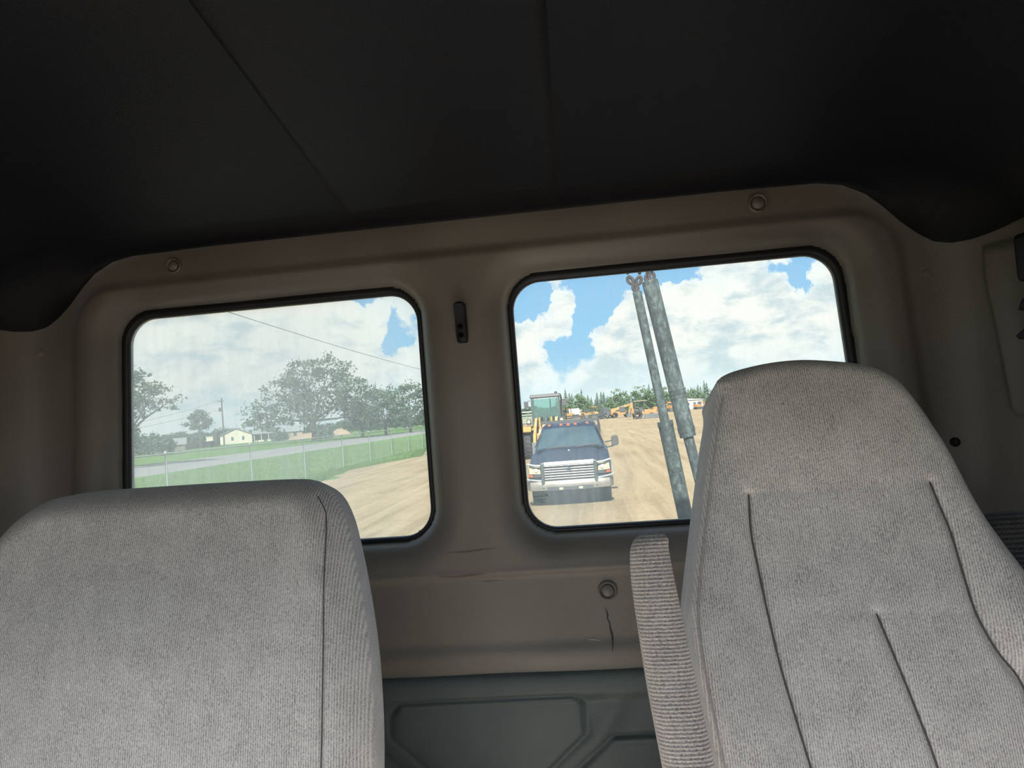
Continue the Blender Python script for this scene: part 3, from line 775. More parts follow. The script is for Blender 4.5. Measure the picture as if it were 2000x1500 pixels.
# ---- driver's high-backed seat
def driver_seat():
    k = .25; nrm = math.sqrt(1+k*k); lean = -math.atan(k); y0 = .98/nrm*nrm
    cx = .31
    t = thing('driver_seat', 'tall grey fabric driver seat with a narrow rounded top, at right', 'seat', (cx, .55, EYE-1.15))
    loc = (-cx, y0-.55, 1.15); rot = (lean, 0, 0)
    out = [(.163, .002), (.150, -.047), (.128, -.137), (.108, -.222), (.100, -.263), (.0995, -.321), (.109, -.43), (.122, -.55), (.135, -.70), (.16, -.745),
           (.52, -.745), (.555, -.70), (.565, -.55), (.550, -.43), (.525, -.33), (.489, -.247), (.467, -.196), (.452, -.155), (.430, -.075), (.398, -.004), (.377, .020), (.349, .034), (.295, .0445), (.257, .047), (.218, .044), (.180, .036), (.164, .024)]
    sL = np.array([(.184, -.125), (.181, -.171), (.183, -.208), (.187, -.262), (.193, -.325), (.203, -.391), (.21, -.433), (.225, -.52), (.235, -.70)])
    sR = np.array([(.399, -.124), (.405, -.155), (.411, -.185), (.415, -.233), (.420, -.278), (.433, -.318), (.452, -.356), (.462, -.42), (.465, -.52), (.46, -.70)])
    sM = np.array([(.309, -.273), (.318, -.313), (.330, -.368), (.343, -.436), (.352, -.52), (.352, -.70)])
    h1 = np.array([(.128, -.124), (.184, -.125), (.268, -.124), (.399, -.124)])
    h2 = np.array([(.187, -.262), (.250, -.268), (.309, -.272), (.417, -.276)])
    def H(X, Z):
        xr = np.interp(-Z, -sR[:, 1], sR[:, 0]); xl = np.interp(-Z, -sL[:, 1], sL[:, 0])
        grow = sstep(-.10, -.42, Z)
        h = .030*grow*sstep(-.004, .045, X-xr)*(1-.55*sstep(.05, .12, X-xr))
        h += .022*grow*sstep(-.004, .05, xl-X)
        h += .010*sstep(-.05, -.10, -np.abs(Z+.02))*0
        h += .012*np.exp(-((Z+.05)/.08)**2)*np.clip(1-((X-.28)/.14)**2, 0, 1)
        h += .008*np.clip(1-((X-.30)/.12)**2, 0, 1)*grow
        h += groove(X, Z, sL, .006, .0045)+groove(X, Z, sR, .007, .0045)+groove(X, Z, sM, .006, .004)
        h += groove(X, Z, h1, .0007, .004)+groove(X, Z, h2, .0006, .004)
        return h
    fr, O, NI = pillow('backrest', out, .020, .180, 'seat_fabric', t, H, loc=loc, rot=rot, side_mat='seat_side_fabric', grid=.0042)
    for line in (sL, sR, sM): seam(fr, line, H, .0011)
    # welt running down the inner edge and over the left shoulder
    w = np.array([(.215, .034), (.188, .024), (.173, .008), (.164, -.014), (.155, -.050), (.133, -.138), (.113, -.222), (.105, -.263), (.1045, -.321), (.114, -.43), (.127, -.55)])
    P = catmull(w, .008, False); y = .020-np.sqrt(np.clip(.020**2-(.020-.0052)**2, 0, None))-H(P[:, 0], P[:, 1])
    m = MB(); m.tube([(p[0], yy-.0006, p[1]) for p, yy in zip(P, y)], .0016, 6); m.build('welt', 'welt_thread', fr, True)
    # folded-up arm rest on the inner side
    ak = .20; al = -math.atan(ak)
    outA = [(.036, -.138), (.030, -.146), (.0275, -.160), (.0270, -.189), (.0295, -.235), (.033, -.285), (.040, -.354), (.053, -.48), (.066, -.585), (.11, -.585), (.106, -.48), (.089, -.354), (.079, -.273), (.0715, -.205), (.0665, -.155), (.0668, -.1405), (.060, -.1345), (.047, -.1335)]
    hA = lambda X, Z: .004*np.clip(1-((X-np.interp(-Z, [.13, .6], [.048, .085]))/.024)**2, 0, 1)
    pillow('armrest', outA, .013, .060, 'arm_fabric', t, hA, loc=(-cx, .80-.55, 1.15), rot=(al, 0, 0), side_mat='arm_fabric', grid=.004, back_r=.02, step=.003)
    # outer arm rest, dark knit, seen past the wing of the back
    outB = [(.452, -.30), (.458, -.22), (.470, -.186), (.500, -.172), (.545, -.176), (.560, -.20), (.565, -.45), (.46, -.45)]
    pillow('armrest', outB, .02, .09, 'dark_knit', t, None, loc=(-cx, 1.03-.55, 1.15), rot=(lean, 0, 0), grid=.008, side_mat='dark_knit')
    # cushion and pedestal (below the frame)
    c = [(.07, .02), (.09, .0), (.55, .0), (.57, .02), (.57, .12), (.54, .15), (.10, .15), (.07, .12)]
    pillow('cushion', c, .03, .52, 'seat_fabric', t, None, loc=(-cx, .26-.55, .42), grid=.012)
    m = MB(); m.box((-.20, .20), (-.22, .22), (.0, .43), .03, .03); m.build('pedestal', 'black_plastic', t, bevel=.01)
driver_seat()

# ---- passenger seat
def passenger_seat():
    k = .22; lean = -math.atan(k); cx = -.565
    t = thing('passenger_seat', 'wide low grey fabric passenger seat back with a flat top, at left', 'seat', (cx, .55, EYE-1.15))
    loc = (-cx, .95-.55, 1.15); rot = (lean, 0, 0)
    out = [(-.684, -.054), (-.588, -.054), (-.481, -.055), (-.405, -.057), (-.382, -.061), (-.357, -.078), (-.340, -.110), (-.328, -.155), (-.316, -.215), (-.307, -.275), (-.302, -.335), (-.300, -.41), (-.304, -.55), (-.314, -.70),
           (-.335, -.73), (-.84, -.73), (-.865, -.70), (-.872, -.55), (-.870, -.41), (-.864, -.297), (-.857, -.226), (-.846, -.163), (-.833, -.122), (-.806, -.088), (-.767, -.064), (-.728, -.057)]
    wR = np.array([(-.366, -.086), (-.355, -.106), (-.351, -.132), (-.349, -.170), (-.347, -.215), (-.345, -.270), (-.345, -.330), (-.346, -.409), (-.35, -.55), (-.352, -.68)])
    wL = np.array([(-1.188-p[0], p[1]) for p in wR])
    def H(X, Z):
        h = .030*np.clip(1-((X+.57)/.30)**2, 0, 1)*sstep(-.05, -.30, Z)+.006
        h = h*sstep(.0, .03, np.minimum(poly_dist(X, Z, POLY), .03))
        return h+groove(X, Z, wR, .0045, .004)+groove(X, Z, wL, .0045, .004)
    POLY = catmull(out, .01)
    fr, O, NI = pillow('backrest', out, .045, .13, 'seat_fabric', t, H, loc=loc, rot=rot, side_mat='seat_side_fabric', grid=.0045, back_r=.045)
    def Hs(X, Z):
        d = np.clip(poly_dist(X, Z, POLY), 0, .045); return H(X, Z)-(.045-np.sqrt(np.clip(.045**2-(.045-d)**2, 0, None)))
    for line in (wR, wL): seam(fr, line, Hs, .0008)
    c = [(-.88, .02), (-.86, .0), (-.28, .0), (-.26, .02), (-.26, .12), (-.29, .15), (-.85, .15), (-.88, .12)]
    pillow('cushion', c, .03, .52, 'seat_fabric', t, None, loc=(-cx, .26-.55, .42), grid=.012)
    m = MB(); m.box((-.26, .26), (-.22, .22), (.0, .43), .02, .03); m.build('pedestal', 'black_plastic', t, bevel=.01)
passenger_seat()

# ================================================================== OUTSIDE: ground
def flat(name, poly, z, mat, label, cat):
    o = link(name, [(x, y, z) for x, y in poly], [tuple(range(len(poly)))], mat)
    return tag(o, label, cat, kind='structure')
def ragged(x, y0, y1, step, amp, seed):
    r = random.Random(seed); n = int((y1-y0)/step)
    return [(x+amp*(r.random()-.5)*2+.6*math.sin(i*.37+seed), y0+(y1-y0)*i/n) for i in range(n+1)]
EDGE = ragged(-12.6, -40, 140, 1.1, .45, 3)
GROUND_FAR = 1500
flat('ground_sand', [(600, -60), (600, GROUND_FAR), (-30, GROUND_FAR), (-30, 190), (-12.6, 141)]+EDGE[::-1]+[(-12.6, -60)], 0.0, 'sand', 'bare tan sand of the equipment yard with tyre tracks', 'ground')
flat('ground_grass', [(-31.5, -60), (-12.6, -60)]+EDGE+[(-12.6, 141), (-30, 190), (-30, GROUND_FAR), (-31.5, GROUND_FAR)], 0.0, 'grass_ground', 'mown green verge between the sand yard and the road', 'ground')
flat('road', [(-46.5, -60), (-31.5, -60), (-31.5, GROUND_FAR), (-46.5, GROUND_FAR)], 0.0, 'asphalt', 'pale grey road running past the yard beyond the fence', 'road')
flat('ground_far_verge', [(-900, -60), (-46.5, -60), (-46.5, GROUND_FAR), (-900, GROUND_FAR)], 0.0, 'grass_ground', 'green land on the far side of the road', 'ground')

def grass_tufts():
    r = random.Random(12); V = []; F = []
    def blade(x, y, h, w):
        a = r.random()*6.283; dx, dy = math.cos(a)*w, math.sin(a)*w; lx, ly = (r.random()-.5)*h*.7, (r.random()-.5)*h*.7
        b = len(V); V.extend([(x-dx, y-dy, -.01), (x+dx, y+dy, -.01), (x+lx, y+ly, h)]); F.append((b, b+1, b+2))
    for i in range(26000):
        y = 24+(r.random()**1.6)*70
        ex = np.interp(y, [e[1] for e in EDGE[::4]], [e[0] for e in EDGE[::4]])
        x = ex-.1-(r.random()**1.3)*17.5 if r.random() < .72 else ex+(r.random()-.72)*.9
        if x < -31.2: continue
        blade(x, y, .06+.13*r.random()**2, .018+.02*r.random())
    o = link('grass', V, F, 'grass_blade'); tag(o, 'short green grass blades on the verge along the chain link fence', 'grass', kind='stuff')
grass_tufts()
m = MB(); m.box((XC-1.15, XC+1.15), (1.55, 5.2), (1.08, 1.16))
tag(m.build('truck_deck', 'bare_steel_dark', bevel=.01), 'dark steel deck of the truck behind the cab', 'deck', kind='structure')

# ---- steel pipes standing behind the cab, hung from chains
def chain(parent, pts, r, link_len):
    """links strung along a polyline"""
    P = catmull(pts, .002, False); d = np.concatenate([[0], np.cumsum(np.linalg.norm(np.diff(P, axis=0), axis=1))]); n = max(1, int(d[-1]/(link_len*.74)))
    for i in range(n):
        s = (i+.5)*d[-1]/n; c = np.array([np.interp(s, d, P[:, k]) for k in range(3)]); e = np.array([np.interp(min(s+.005, d[-1]), d, P[:, k]) for k in range(3)])-np.array([np.interp(max(s-.005, 0), d, P[:, k]) for k in range(3)])
        t = Vector(e).normalized(); a = t.cross(Vector((0, 1, 0))); a = a.normalized() if a.length > .01 else Vector((1, 0, 0)); b = t.cross(a)
        w = a if i % 2 == 0 else b
        m = MB(); ring = []
        hl = link_len*.5-r; hw = link_len*.21
        for q in range(14):
            th = 2*math.pi*q/14; ring.append(Vector(c)+t*(hl*math.sin(th))+w*(hw*math.cos(th)))
        m.tube(ring, r, 6, closed=True); m.build('chain_link', 'chain_steel', parent, True)
def pipe_lettering(parent, J, down, r, word):
    """raised letters running down the pipe, bent to its surface"""
    cu = bpy.data.curves.new('lettering', 'FONT'); cu.body = word; cu.size = .042; cu.offset = .0007; cu.extrude = .0012; cu.resolution_u = 3; cu.space_character = 1.0
    ob = bpy.data.objects.new('lettering', cu); COL.objects.link(ob); bpy.context.view_layer.update()
    me = bpy.data.meshes.new_from_object(ob.evaluated_get(bpy.context.evaluated_depsgraph_get()))
    bpy.data.objects.remove(ob)
    dn = Vector(down).normalized(); u = (Vector((1, 0, 0))-dn*dn.x).normalized(); f = u.cross(dn).normalized()
    if f.y > 0: f = -f
    for v in me.vertices:
        a = (v.co.y-.0150)/r; q = J+dn*(.058+v.co.x)+(u*math.sin(a)+f*math.cos(a))*(r+.0004+v.co.z); v.co = q
    me.materials.clear(); me.materials.append(MATS['weathered_pipe'])
    o = bpy.data.objects.new('lettering', me); COL.objects.link(o); o.parent = parent
def pipe(label, top, joint, foot, r1, r2, chains, stamp, lettering=None):
    base = Vector(foot); t = thing('steel_pipe', label, 'pipe', foot)
    T, J = Vector(top)-base, Vector(joint)-base; ax = (T-J).normalized()
    def sect(p, q, r, name):
        p, q = Vector(p), Vector(q); m = MB(); k = 8; pts = [p.lerp(q, i/k) for i in range(k+1)]
        m.tube(pts, r, 28); return m.build(name, 'weathered_pipe', t, True)
    sect((0, 0, 0), J, r2, 'lower_tube'); sect(J-ax*.02, T, r1, 'upper_tube')
    R = max(r1, r2); m = MB(); m.tube([J-ax*.004, J+ax*.012], R*1.06, 28); m.build('collar', 'weathered_pipe', t, True)
    # lug on the top end
    m = MB(); m.box((-.006, .006), (-.012, .012), (-.01, .022)); m.build('lug', 'chain_steel', t, loc=T)
    # weld beads / stamped bands
    for z in stamp:
        c = (J*(1-z)+T*z) if z >= 0 else J*(1+z); rr = r1 if z >= 0 else r2
        m = MB(); ring = []; u = ax.orthogonal().normalized(); v = ax.cross(u)
        for q in range(28): th = 2*math.pi*q/28; ring.append(c+(u*math.cos(th)+v*math.sin(th))*rr)
        m.tube(ring, .0022, 6, closed=True); m.build('weld_bead', 'weathered_pipe', t, True)
    if lettering: pipe_lettering(t, J, -J, r2, lettering)
    for pts in chains: chain(t, [tuple(Vector(p)-base) for p in pts], .0056, .036)
def px(x, y, d): return at(x, y, d)
PY = 2.40
pl_top, pl_joint = px(1244, 570, PY), px(1300, 830, PY)
dl = (pl_joint-pl_top); pl_foot = pl_joint+dl*((pl_joint.z-1.16)/(-dl.z))
pipe('weathered grey steel pipe, the thinner left one, hung from a chain behind the cab', pl_top, pl_joint, pl_foot, .0145, .0235,
     [[px(1244, 571, PY), px(1241, 562, PY), px(1239, 553, PY)], [px(1239, 556, PY), px(1230, 546, PY), px(1226, 533, PY), px(1222, 515, PY)], [px(1240, 556, PY), px(1247, 549, PY), px(1249, 534, PY), px(1250, 515, PY)]], [], 'CHIEFS')
PY2 = 2.46
pr_top, pr_joint = px(1269, 549, PY2), px(1341, 841, PY2)
dr = (pr_joint-pr_top); pr_foot = pr_joint+dr*((pr_joint.z-1.16)/(-dr.z))+Vector((.012, 0, 0))
pipe('weathered grey steel pipe, the thicker right one, hung from a doubled chain behind the cab', pr_top, pr_joint, pr_foot, .0262, .0165,
     [[px(1265, 552, PY2), px(1265, 540, PY2), px(1264, 520, PY2)], [px(1274, 548, PY2), px(1273, 536, PY2), px(1272, 516, PY2)]], [.22, .245, .27])

# ---- chain link fence along the verge
def fence():
    FX, top = -14.5, 1.88
    ys = [10.9, 17.6, 23.9, 30.17, 35.99, 41.74, 46.99, 52.16, 57.07, 61.9, 66.8, 71.7, 76.6]
    t = thing('chain_link_fence', 'galvanised chain link fence with round posts along the grass verge', 'fence', (FX, ys[0], 0))
    for y in ys:
        m = MB(); m.tube([(0, y-ys[0], 0), (0, y-ys[0], top+.05)], .032, 10)
        m.lathe([(.0001, .075), (.028, .062), (.045, .03), (.045, 0)], (0, y-ys[0], top+.03), 'z', 10)
        m.build('post', 'galvanised', t, True)
    m = MB(); m.tube([(0, 0, top), (0, ys[-1]-ys[0], top)], .026, 8); m.build('top_rail', 'galvanised', t, True)
    m = MB(); V = []; F = []; L = ys[-1]-ys[0]; pit = .075; w = .0010
    n = int((L+top)/pit)
    for s in (0, 1):
        for i in range(n):
            a = i*pit-(top if s == 0 else 0); y0_, y1_ = (a, a+top) if s == 0 else (a+0.0, a-top)
            z0, z1 = .03, top-.02
            def clip(ya, za, yb, zb):
                pts = []
                for lim in (0, L):
                    pass
                if max(ya, yb) < 0 or min(ya, yb) > L: return None
                def cut(p, q, lim): k = (lim-p[0])/(q[0]-p[0]); return (lim, p[1]+k*(q[1]-p[1]))
                p, q = (ya, za), (yb, zb)
                for lim, ok in ((0, lambda v: v >= 0), (L, lambda v: v <= L)):
                    if not ok(p[0]): p = cut(p, q, lim)
                    if not ok(q[0]): q = cut(q, p, lim)
                return p, q
            c = clip(y0_, z0, y1_, z1)
            if not c: continue
            (ya, za), (yb, zb) = c; b = len(V)
            for dy, dx in ((w, 0), (-w*.5, w*.87), (-w*.5, -w*.87)): V += [(dx, ya+dy, za), (dx, yb+dy, zb)]
            F += [(b, b+1, b+3, b+2), (b+2, b+3, b+5, b+4), (b+4, b+5, b+1, b)]
    o = link('wire_mesh', V, F, 'galvanised', t); o['kind'] = 'stuff'
fence()

# ================================================================== TREES
def crown(rnd, blobs, n_clusters, per, leaf, spread):
    V = []; F = []
    vol = [b[3]*b[4]*b[5] for b in blobs]; tot = sum(vol)
    for (bx, by, bz, rx, ry, rz), vv in zip(blobs, vol):
        for _ in range(max(3, int(n_clusters*vv/tot))):
            u = Vector((rnd.gauss(0, 1), rnd.gauss(0, 1), rnd.gauss(0, 1))).normalized()*(.55+.5*rnd.random())
            c = Vector((bx+u.x*rx, by+u.y*ry, bz+u.z*rz)); sp = spread*(.6+.8*rnd.random())
            for _ in range(per):
                p = c+Vector((rnd.gauss(0, sp), rnd.gauss(0, sp), rnd.gauss(0, sp*.55)))
                a = Vector((rnd.gauss(0, 1), rnd.gauss(0, 1), rnd.gauss(0, .7))).normalized(); b = a.orthogonal().normalized()
                b = (b*math.cos(rnd.random()*6.28)+a.cross(b)*math.sin(rnd.random()*6.28)); s = leaf*(.6+.8*rnd.random())
                k = len(V); V += [tuple(p-a*s), tuple(p+b*s*.55), tuple(p+a*s), tuple(p-b*s*.55)]; F.append((k, k+1, k+2, k+3))
    return V, F
def limbs(rnd, base_r, h0, blobs):
    m = MB(); m.tube([(0, 0, -.1), (rnd.uniform(-.1, .1), 0, h0*.5), (0, 0, h0)], [base_r, base_r*.85, base_r*.7], 10)
    for bx, by, bz, rx, ry, rz in blobs:
        e = Vector((bx, by, bz-rz*.1)); s = Vector((0, 0, h0*.82)); mid = s.lerp(e, .5)+Vector((rnd.uniform(-.3, .3), rnd.uniform(-.3, .3), rnd.uniform(-.2, .5)))
        m.tube([s, mid, e], [base_r*.5, base_r*.32, base_r*.12], 7)
        for _ in range(4):
            q = e+Vector((rnd.uniform(-1, 1)*rx*.8, rnd.uniform(-1, 1)*ry*.8, rnd.uniform(-.6, .9)*rz*.8)); mm = mid.lerp(e, rnd.random())
            m.tube([mm, mm.lerp(q, .5)+Vector((0, 0, .15)), q], [base_r*.16, base_r*.1, base_r*.04], 5)
    return m
def broad_tree(name, label, loc, blobs, trunk_r, trunk_h, n, per, leaf, spread, mat='oak_leaf', seed=1, cat='tree', group=None):
    rnd = random.Random(seed); t = thing(name, label, cat, loc, group=group)
    V, F = crown(rnd, blobs, n, per, leaf, spread); link('foliage', V, F, mat, t)
    limbs(rnd, trunk_r, trunk_h, blobs).build('trunk', 'bark', t, True); return t
def gnd(pxx, y): d = bearing(pxx, 820); return Vector((d.x*y, y, 0))

# large oak beyond the road
o = gnd(612, 140)
broad_tree('oak_tree', 'large spreading oak tree in the middle of the view through the left window', o,
           [(-9.5, 0, 5.5, 4.2, 4, 3.6), (-6, 1, 9.5, 4.5, 4, 3.6), (-1.5, 0, 13, 4.6, 4, 3.6), (3.5, 0, 13.2, 4.5, 4, 3.4), (8, -1, 9.0, 4.2, 4, 3.6), (2, 1, 7.6, 6.0, 5, 3.2), (-3, -1, 5.4, 5.5, 4, 2.8), (9, 1, 5.0, 3.4, 3.6, 2.6)], .55, 5.0, 270, 38, .28, .68, seed=4)
o = gnd(706, 150)
broad_tree('oak_tree', 'rounded oak just right of the largest oak, left window', o,
           [(-2, 0, 6.5, 3.4, 3.5, 3.4), (2.4, 0, 7.2, 3.4, 3.5, 3.2), (0, 0, 4, 4, 3.5, 2.2)], .35, 3.2, 84, 36, .28, .6, seed=8)
o = gnd(752, 160)
broad_tree('oak_tree', 'airy oak with sky showing between its branches, second from the window post', o,
           [(-3.4, 0, 6.8, 2.8, 3, 2.6), (.2, 0, 8.2, 2.8, 3, 2.4), (2.6, 0, 6.0, 2.8, 3, 2.6), (-1, 0, 3.6, 3.6, 3, 1.8)], .32, 3.4, 70, 32, .26, .5, seed=15)
o = gnd(800, 170)
broad_tree('oak_tree', 'tall oak at the right edge of the left window', o,
           [(-2.8, 0, 8.0, 2.6, 3, 3.2), (.6, 0, 9.8, 2.6, 3, 2.6), (3.2, 0, 7.2, 2.8, 3, 3.2), (0, 0, 4.6, 4.6, 3, 2.6)], .36, 4.0, 90, 34, .28, .55, seed=21)
# near tree reaching in from the left
o = gnd(236, 66)
broad_tree('oak_tree', 'oak reaching in from the left edge of the left window', o,
           [(-2.0, 0, 7.2, 3.0, 3, 2.4), (1.2, 0, 8.0, 2.0, 2, 1.6), (3.0, 0, 6.6, 1.9, 2, 1.3), (4.6, 0, 5.9, 1.3, 1.5, .9), (1.6, 0, 5.4, 1.6, 1.6, 1.0), (.8, 0, 3.2, 1.5, 2, 1.2), (-.5, 0, 2.4, 2.2, 2, 1.2)], .30, 3.4, 150, 34, .17, .36, seed=31)
# round topped pine near the house
o = gnd(388, 170)
broad_tree('pine_tree', 'round topped pine standing alone left of the cream house', o,
           [(0, 0, 7.6, 2.4, 2.4, 1.5), (-1.6, 0, 6.2, 1.8, 1.8, 1.0), (1.8, 0, 6.0, 2.0, 2, 1.1), (0, 0, 5.0, 2.6, 2, .8)], .22, 6.0, 85, 34, .22, .38, 'pine_leaf', seed=41)
for i, (pxx, d, w, h, lab) in enumerate([(296, 120, 4.5, 3.6, 'low round tree under the reaching oak'), (345, 190, 6.0, 4.2, 'bushy tree left of the lone pine'),
        (430, 235, 7.0, 5.4, 'bushy tree behind the cream house roof, left end'), (520, 260, 9.0, 5.6, 'wide tree behind the porch of the cream house'), (545, 200, 2.6, 2.2, 'shrub at the end of the porch'),
        (700, 230, 10.0, 4.2, 'scrub thicket below the middle oaks'), (760, 240, 10.0, 4.6, 'scrub thicket below the airy oak'), (815, 250, 10.0, 5.0, 'scrub thicket at the right end of the left window'), (632, 175, 2.2, 2.0, 'small dark bush in front of the dirt mounds')]):
    o = gnd(pxx, d)
    broad_tree('shrub_tree', lab, o, [(-w*.35, 0, h*.5, w*.42, w*.35, h*.42), (w*.35, 0, h*.5, w*.42, w*.35, h*.4), (0, 0, h*.65, w*.4, w*.35, h*.38)], .14, h*.4, 70, 30, .24*max(1, d/190), .5, 'oak_leaf' if i % 2 else 'pine_leaf', seed=60+i, cat='tree')

def conifer_mesh(seed, h):
    rnd = random.Random(seed); V = []; F = []
    for lv in range(14):
        z = h*(.14+.86*lv/14); r = h*.21*(1-lv/14.5)*(.8+.4*rnd.random())
        for k in range(9):
            a = rnd.random()*6.283; c, s = math.cos(a), math.sin(a); w = r*.42
            b = len(V); V += [(c*.05, s*.05, z+.10*h/10), (c*r*.6-s*w, s*r*.6+c*w, z-.02*h), (c*r, s*r, z-.05*h), (c*r*.6+s*w, s*r*.6-c*w, z-.02*h)]; F.append((b, b+1, b+2, b+3))
    b = len(V); V += [(0, 0, h*1.02), (.12*h/8, 0, h*.86), (-.06*h/8, .1*h/8, h*.86), (-.06*h/8, -.1*h/8, h*.86)]; F += [(b, b+1, b+2), (b, b+2, b+3), (b, b+3, b+1)]
    m = MB(); m.v, m.f = V, F; return m
def tree_line():
    protos = []
    for s in range(4):
        t = thing('conifer', 'dark pointed conifer in the far tree line behind the yard', 'tree', (0, 0, 0), group='conifers of the far tree line')
        conifer_mesh(s, 9.0).build('foliage', 'pine_leaf', t)
        m = MB(); m.tube([(0, 0, -.1), (0, 0, 8.0)], [.16, .04], 6); m.build('trunk', 'bark', t)
        protos.append(t)
    rnd = random.Random(77); used = [False]*4; xs = []
    x = 1090
    while x < 1700:
        xs.append(x); x += rnd.uniform(4.5, 8.0) if x < 1400 else rnd.uniform(8, 12)
    for i, xx in enumerate(xs):
        k = i % 4; d = rnd.uniform(255, 300); p = gnd(xx, d)
        o = protos[k] if not used[k] else copy_tree(protos[k]); used[k] = True
        o.location = p; s = rnd.uniform(.55, .95); o.scale = (s*1.55, s*1.55, s*(1.35 if rnd.random() < .14 else 1.0)); o.rotation_euler = (0, 0, rnd.random()*6.28)
    # scrub row in front of the conifers
    for i, (pxx, d, w, h, lab, mat) in enumerate([(1112, 225, 6, 4.2, 'pale scrub right behind the loader cab', 'bush_leaf'), (1132, 215, 5.5, 7.2, 'tallest single tree above the yellow machines, right of the loader', 'bush_leaf'), (1162, 230, 7, 3.8, 'low scrub behind the yellow crawler', 'bush_leaf'),
            (1192, 235, 6, 3.6, 'low scrub behind the lift truck', 'bush_leaf'), (1216, 200, 5.5, 7.0, 'leafy tree behind the telehandler boom', 'bush_leaf'), (1252, 205, 6, 7.4, 'leafy tree behind the backhoe canopy', 'bush_leaf'), (1277, 205, 5.5, 6.8, 'leafy tree just left of the steel pipes', 'bush_leaf'),
            (1305, 210, 5, 6.2, 'leafy tree seen between the two steel pipes', 'bush_leaf'), (1356, 215, 7, 5.6, 'leafy tree between the steel pipes and the driver seat', 'bush_leaf')]):
        o = gnd(pxx, d)
        broad_tree('yard_tree', lab, o, [(-w*.25, 0, h*.5, w*.36, w*.3, h*.36), (w*.25, 0, h*.45, w*.36, w*.3, h*.36), (0, 0, h*.72, w*.26, w*.26, h*.30)], .12, h*.4, 62, 26, .26, .42, mat, seed=90+i)
tree_line()

# ================================================================== VEHICLES
def tyre_mb(r, w, n=28, hub=.55, lugs=0):
    m = MB(); h = w/2
    m.lathe([(r*hub, -h*.8), (r*.80, -h), (r*.95, -h*.92), (r, -h*.70), (r, h*.70), (r*.95, h*.92), (r*.80, h), (r*hub, h*.8)], (0, 0, 0), 'x', n)
    for k in range(lugs):
        for s in (-1, 1):
            a = 2*math.pi*(k+(.5 if s > 0 else 0))/lugs; c, sn = math.cos(a), math.sin(a); e = r*.035
            def P(x, rr, da): return (x, rr*math.cos(a+da), rr*math.sin(a+da))
            da = math.pi/lugs*.55
            v = [P(0, r*.99, -da), P(s*h*.95, r*.96, 0), P(s*h*.95, r*.96, da*1.3), P(0, r*.99, da*.2), P(0, r+e, -da), P(s*h*.92, r+e*.8, 0), P(s*h*.92, r+e*.8, da*1.3), P(0, r+e, da*.2)]
            m.add(v, [(0, 3, 2, 1), (4, 5, 6, 7), (0, 1, 5, 4), (1, 2, 6, 5), (2, 3, 7, 6), (3, 0, 4, 7)])
    return m
def wheel(parent, x, y, r, w, rim_mat, lugs=0, hub=.55):
    t = tyre_mb(r, w, 28, hub, lugs).build('tyre', 'tyre', parent, True, loc=(x, y, r))
    m = MB(); s = 1 if x > 0 else -1; m.lathe([(r*hub*1.02, -w*.36), (r*hub*.98, w*.30), (r*hub*.8, w*.18), (r*.2, w*.24), (.001, w*.26)], (0, 0, 0), 'x', 20)
    if s < 0: m.v = [(-a, b, c) for a, b, c in m.v]
    m.build('rim', rim_mat, t, True)
    return t

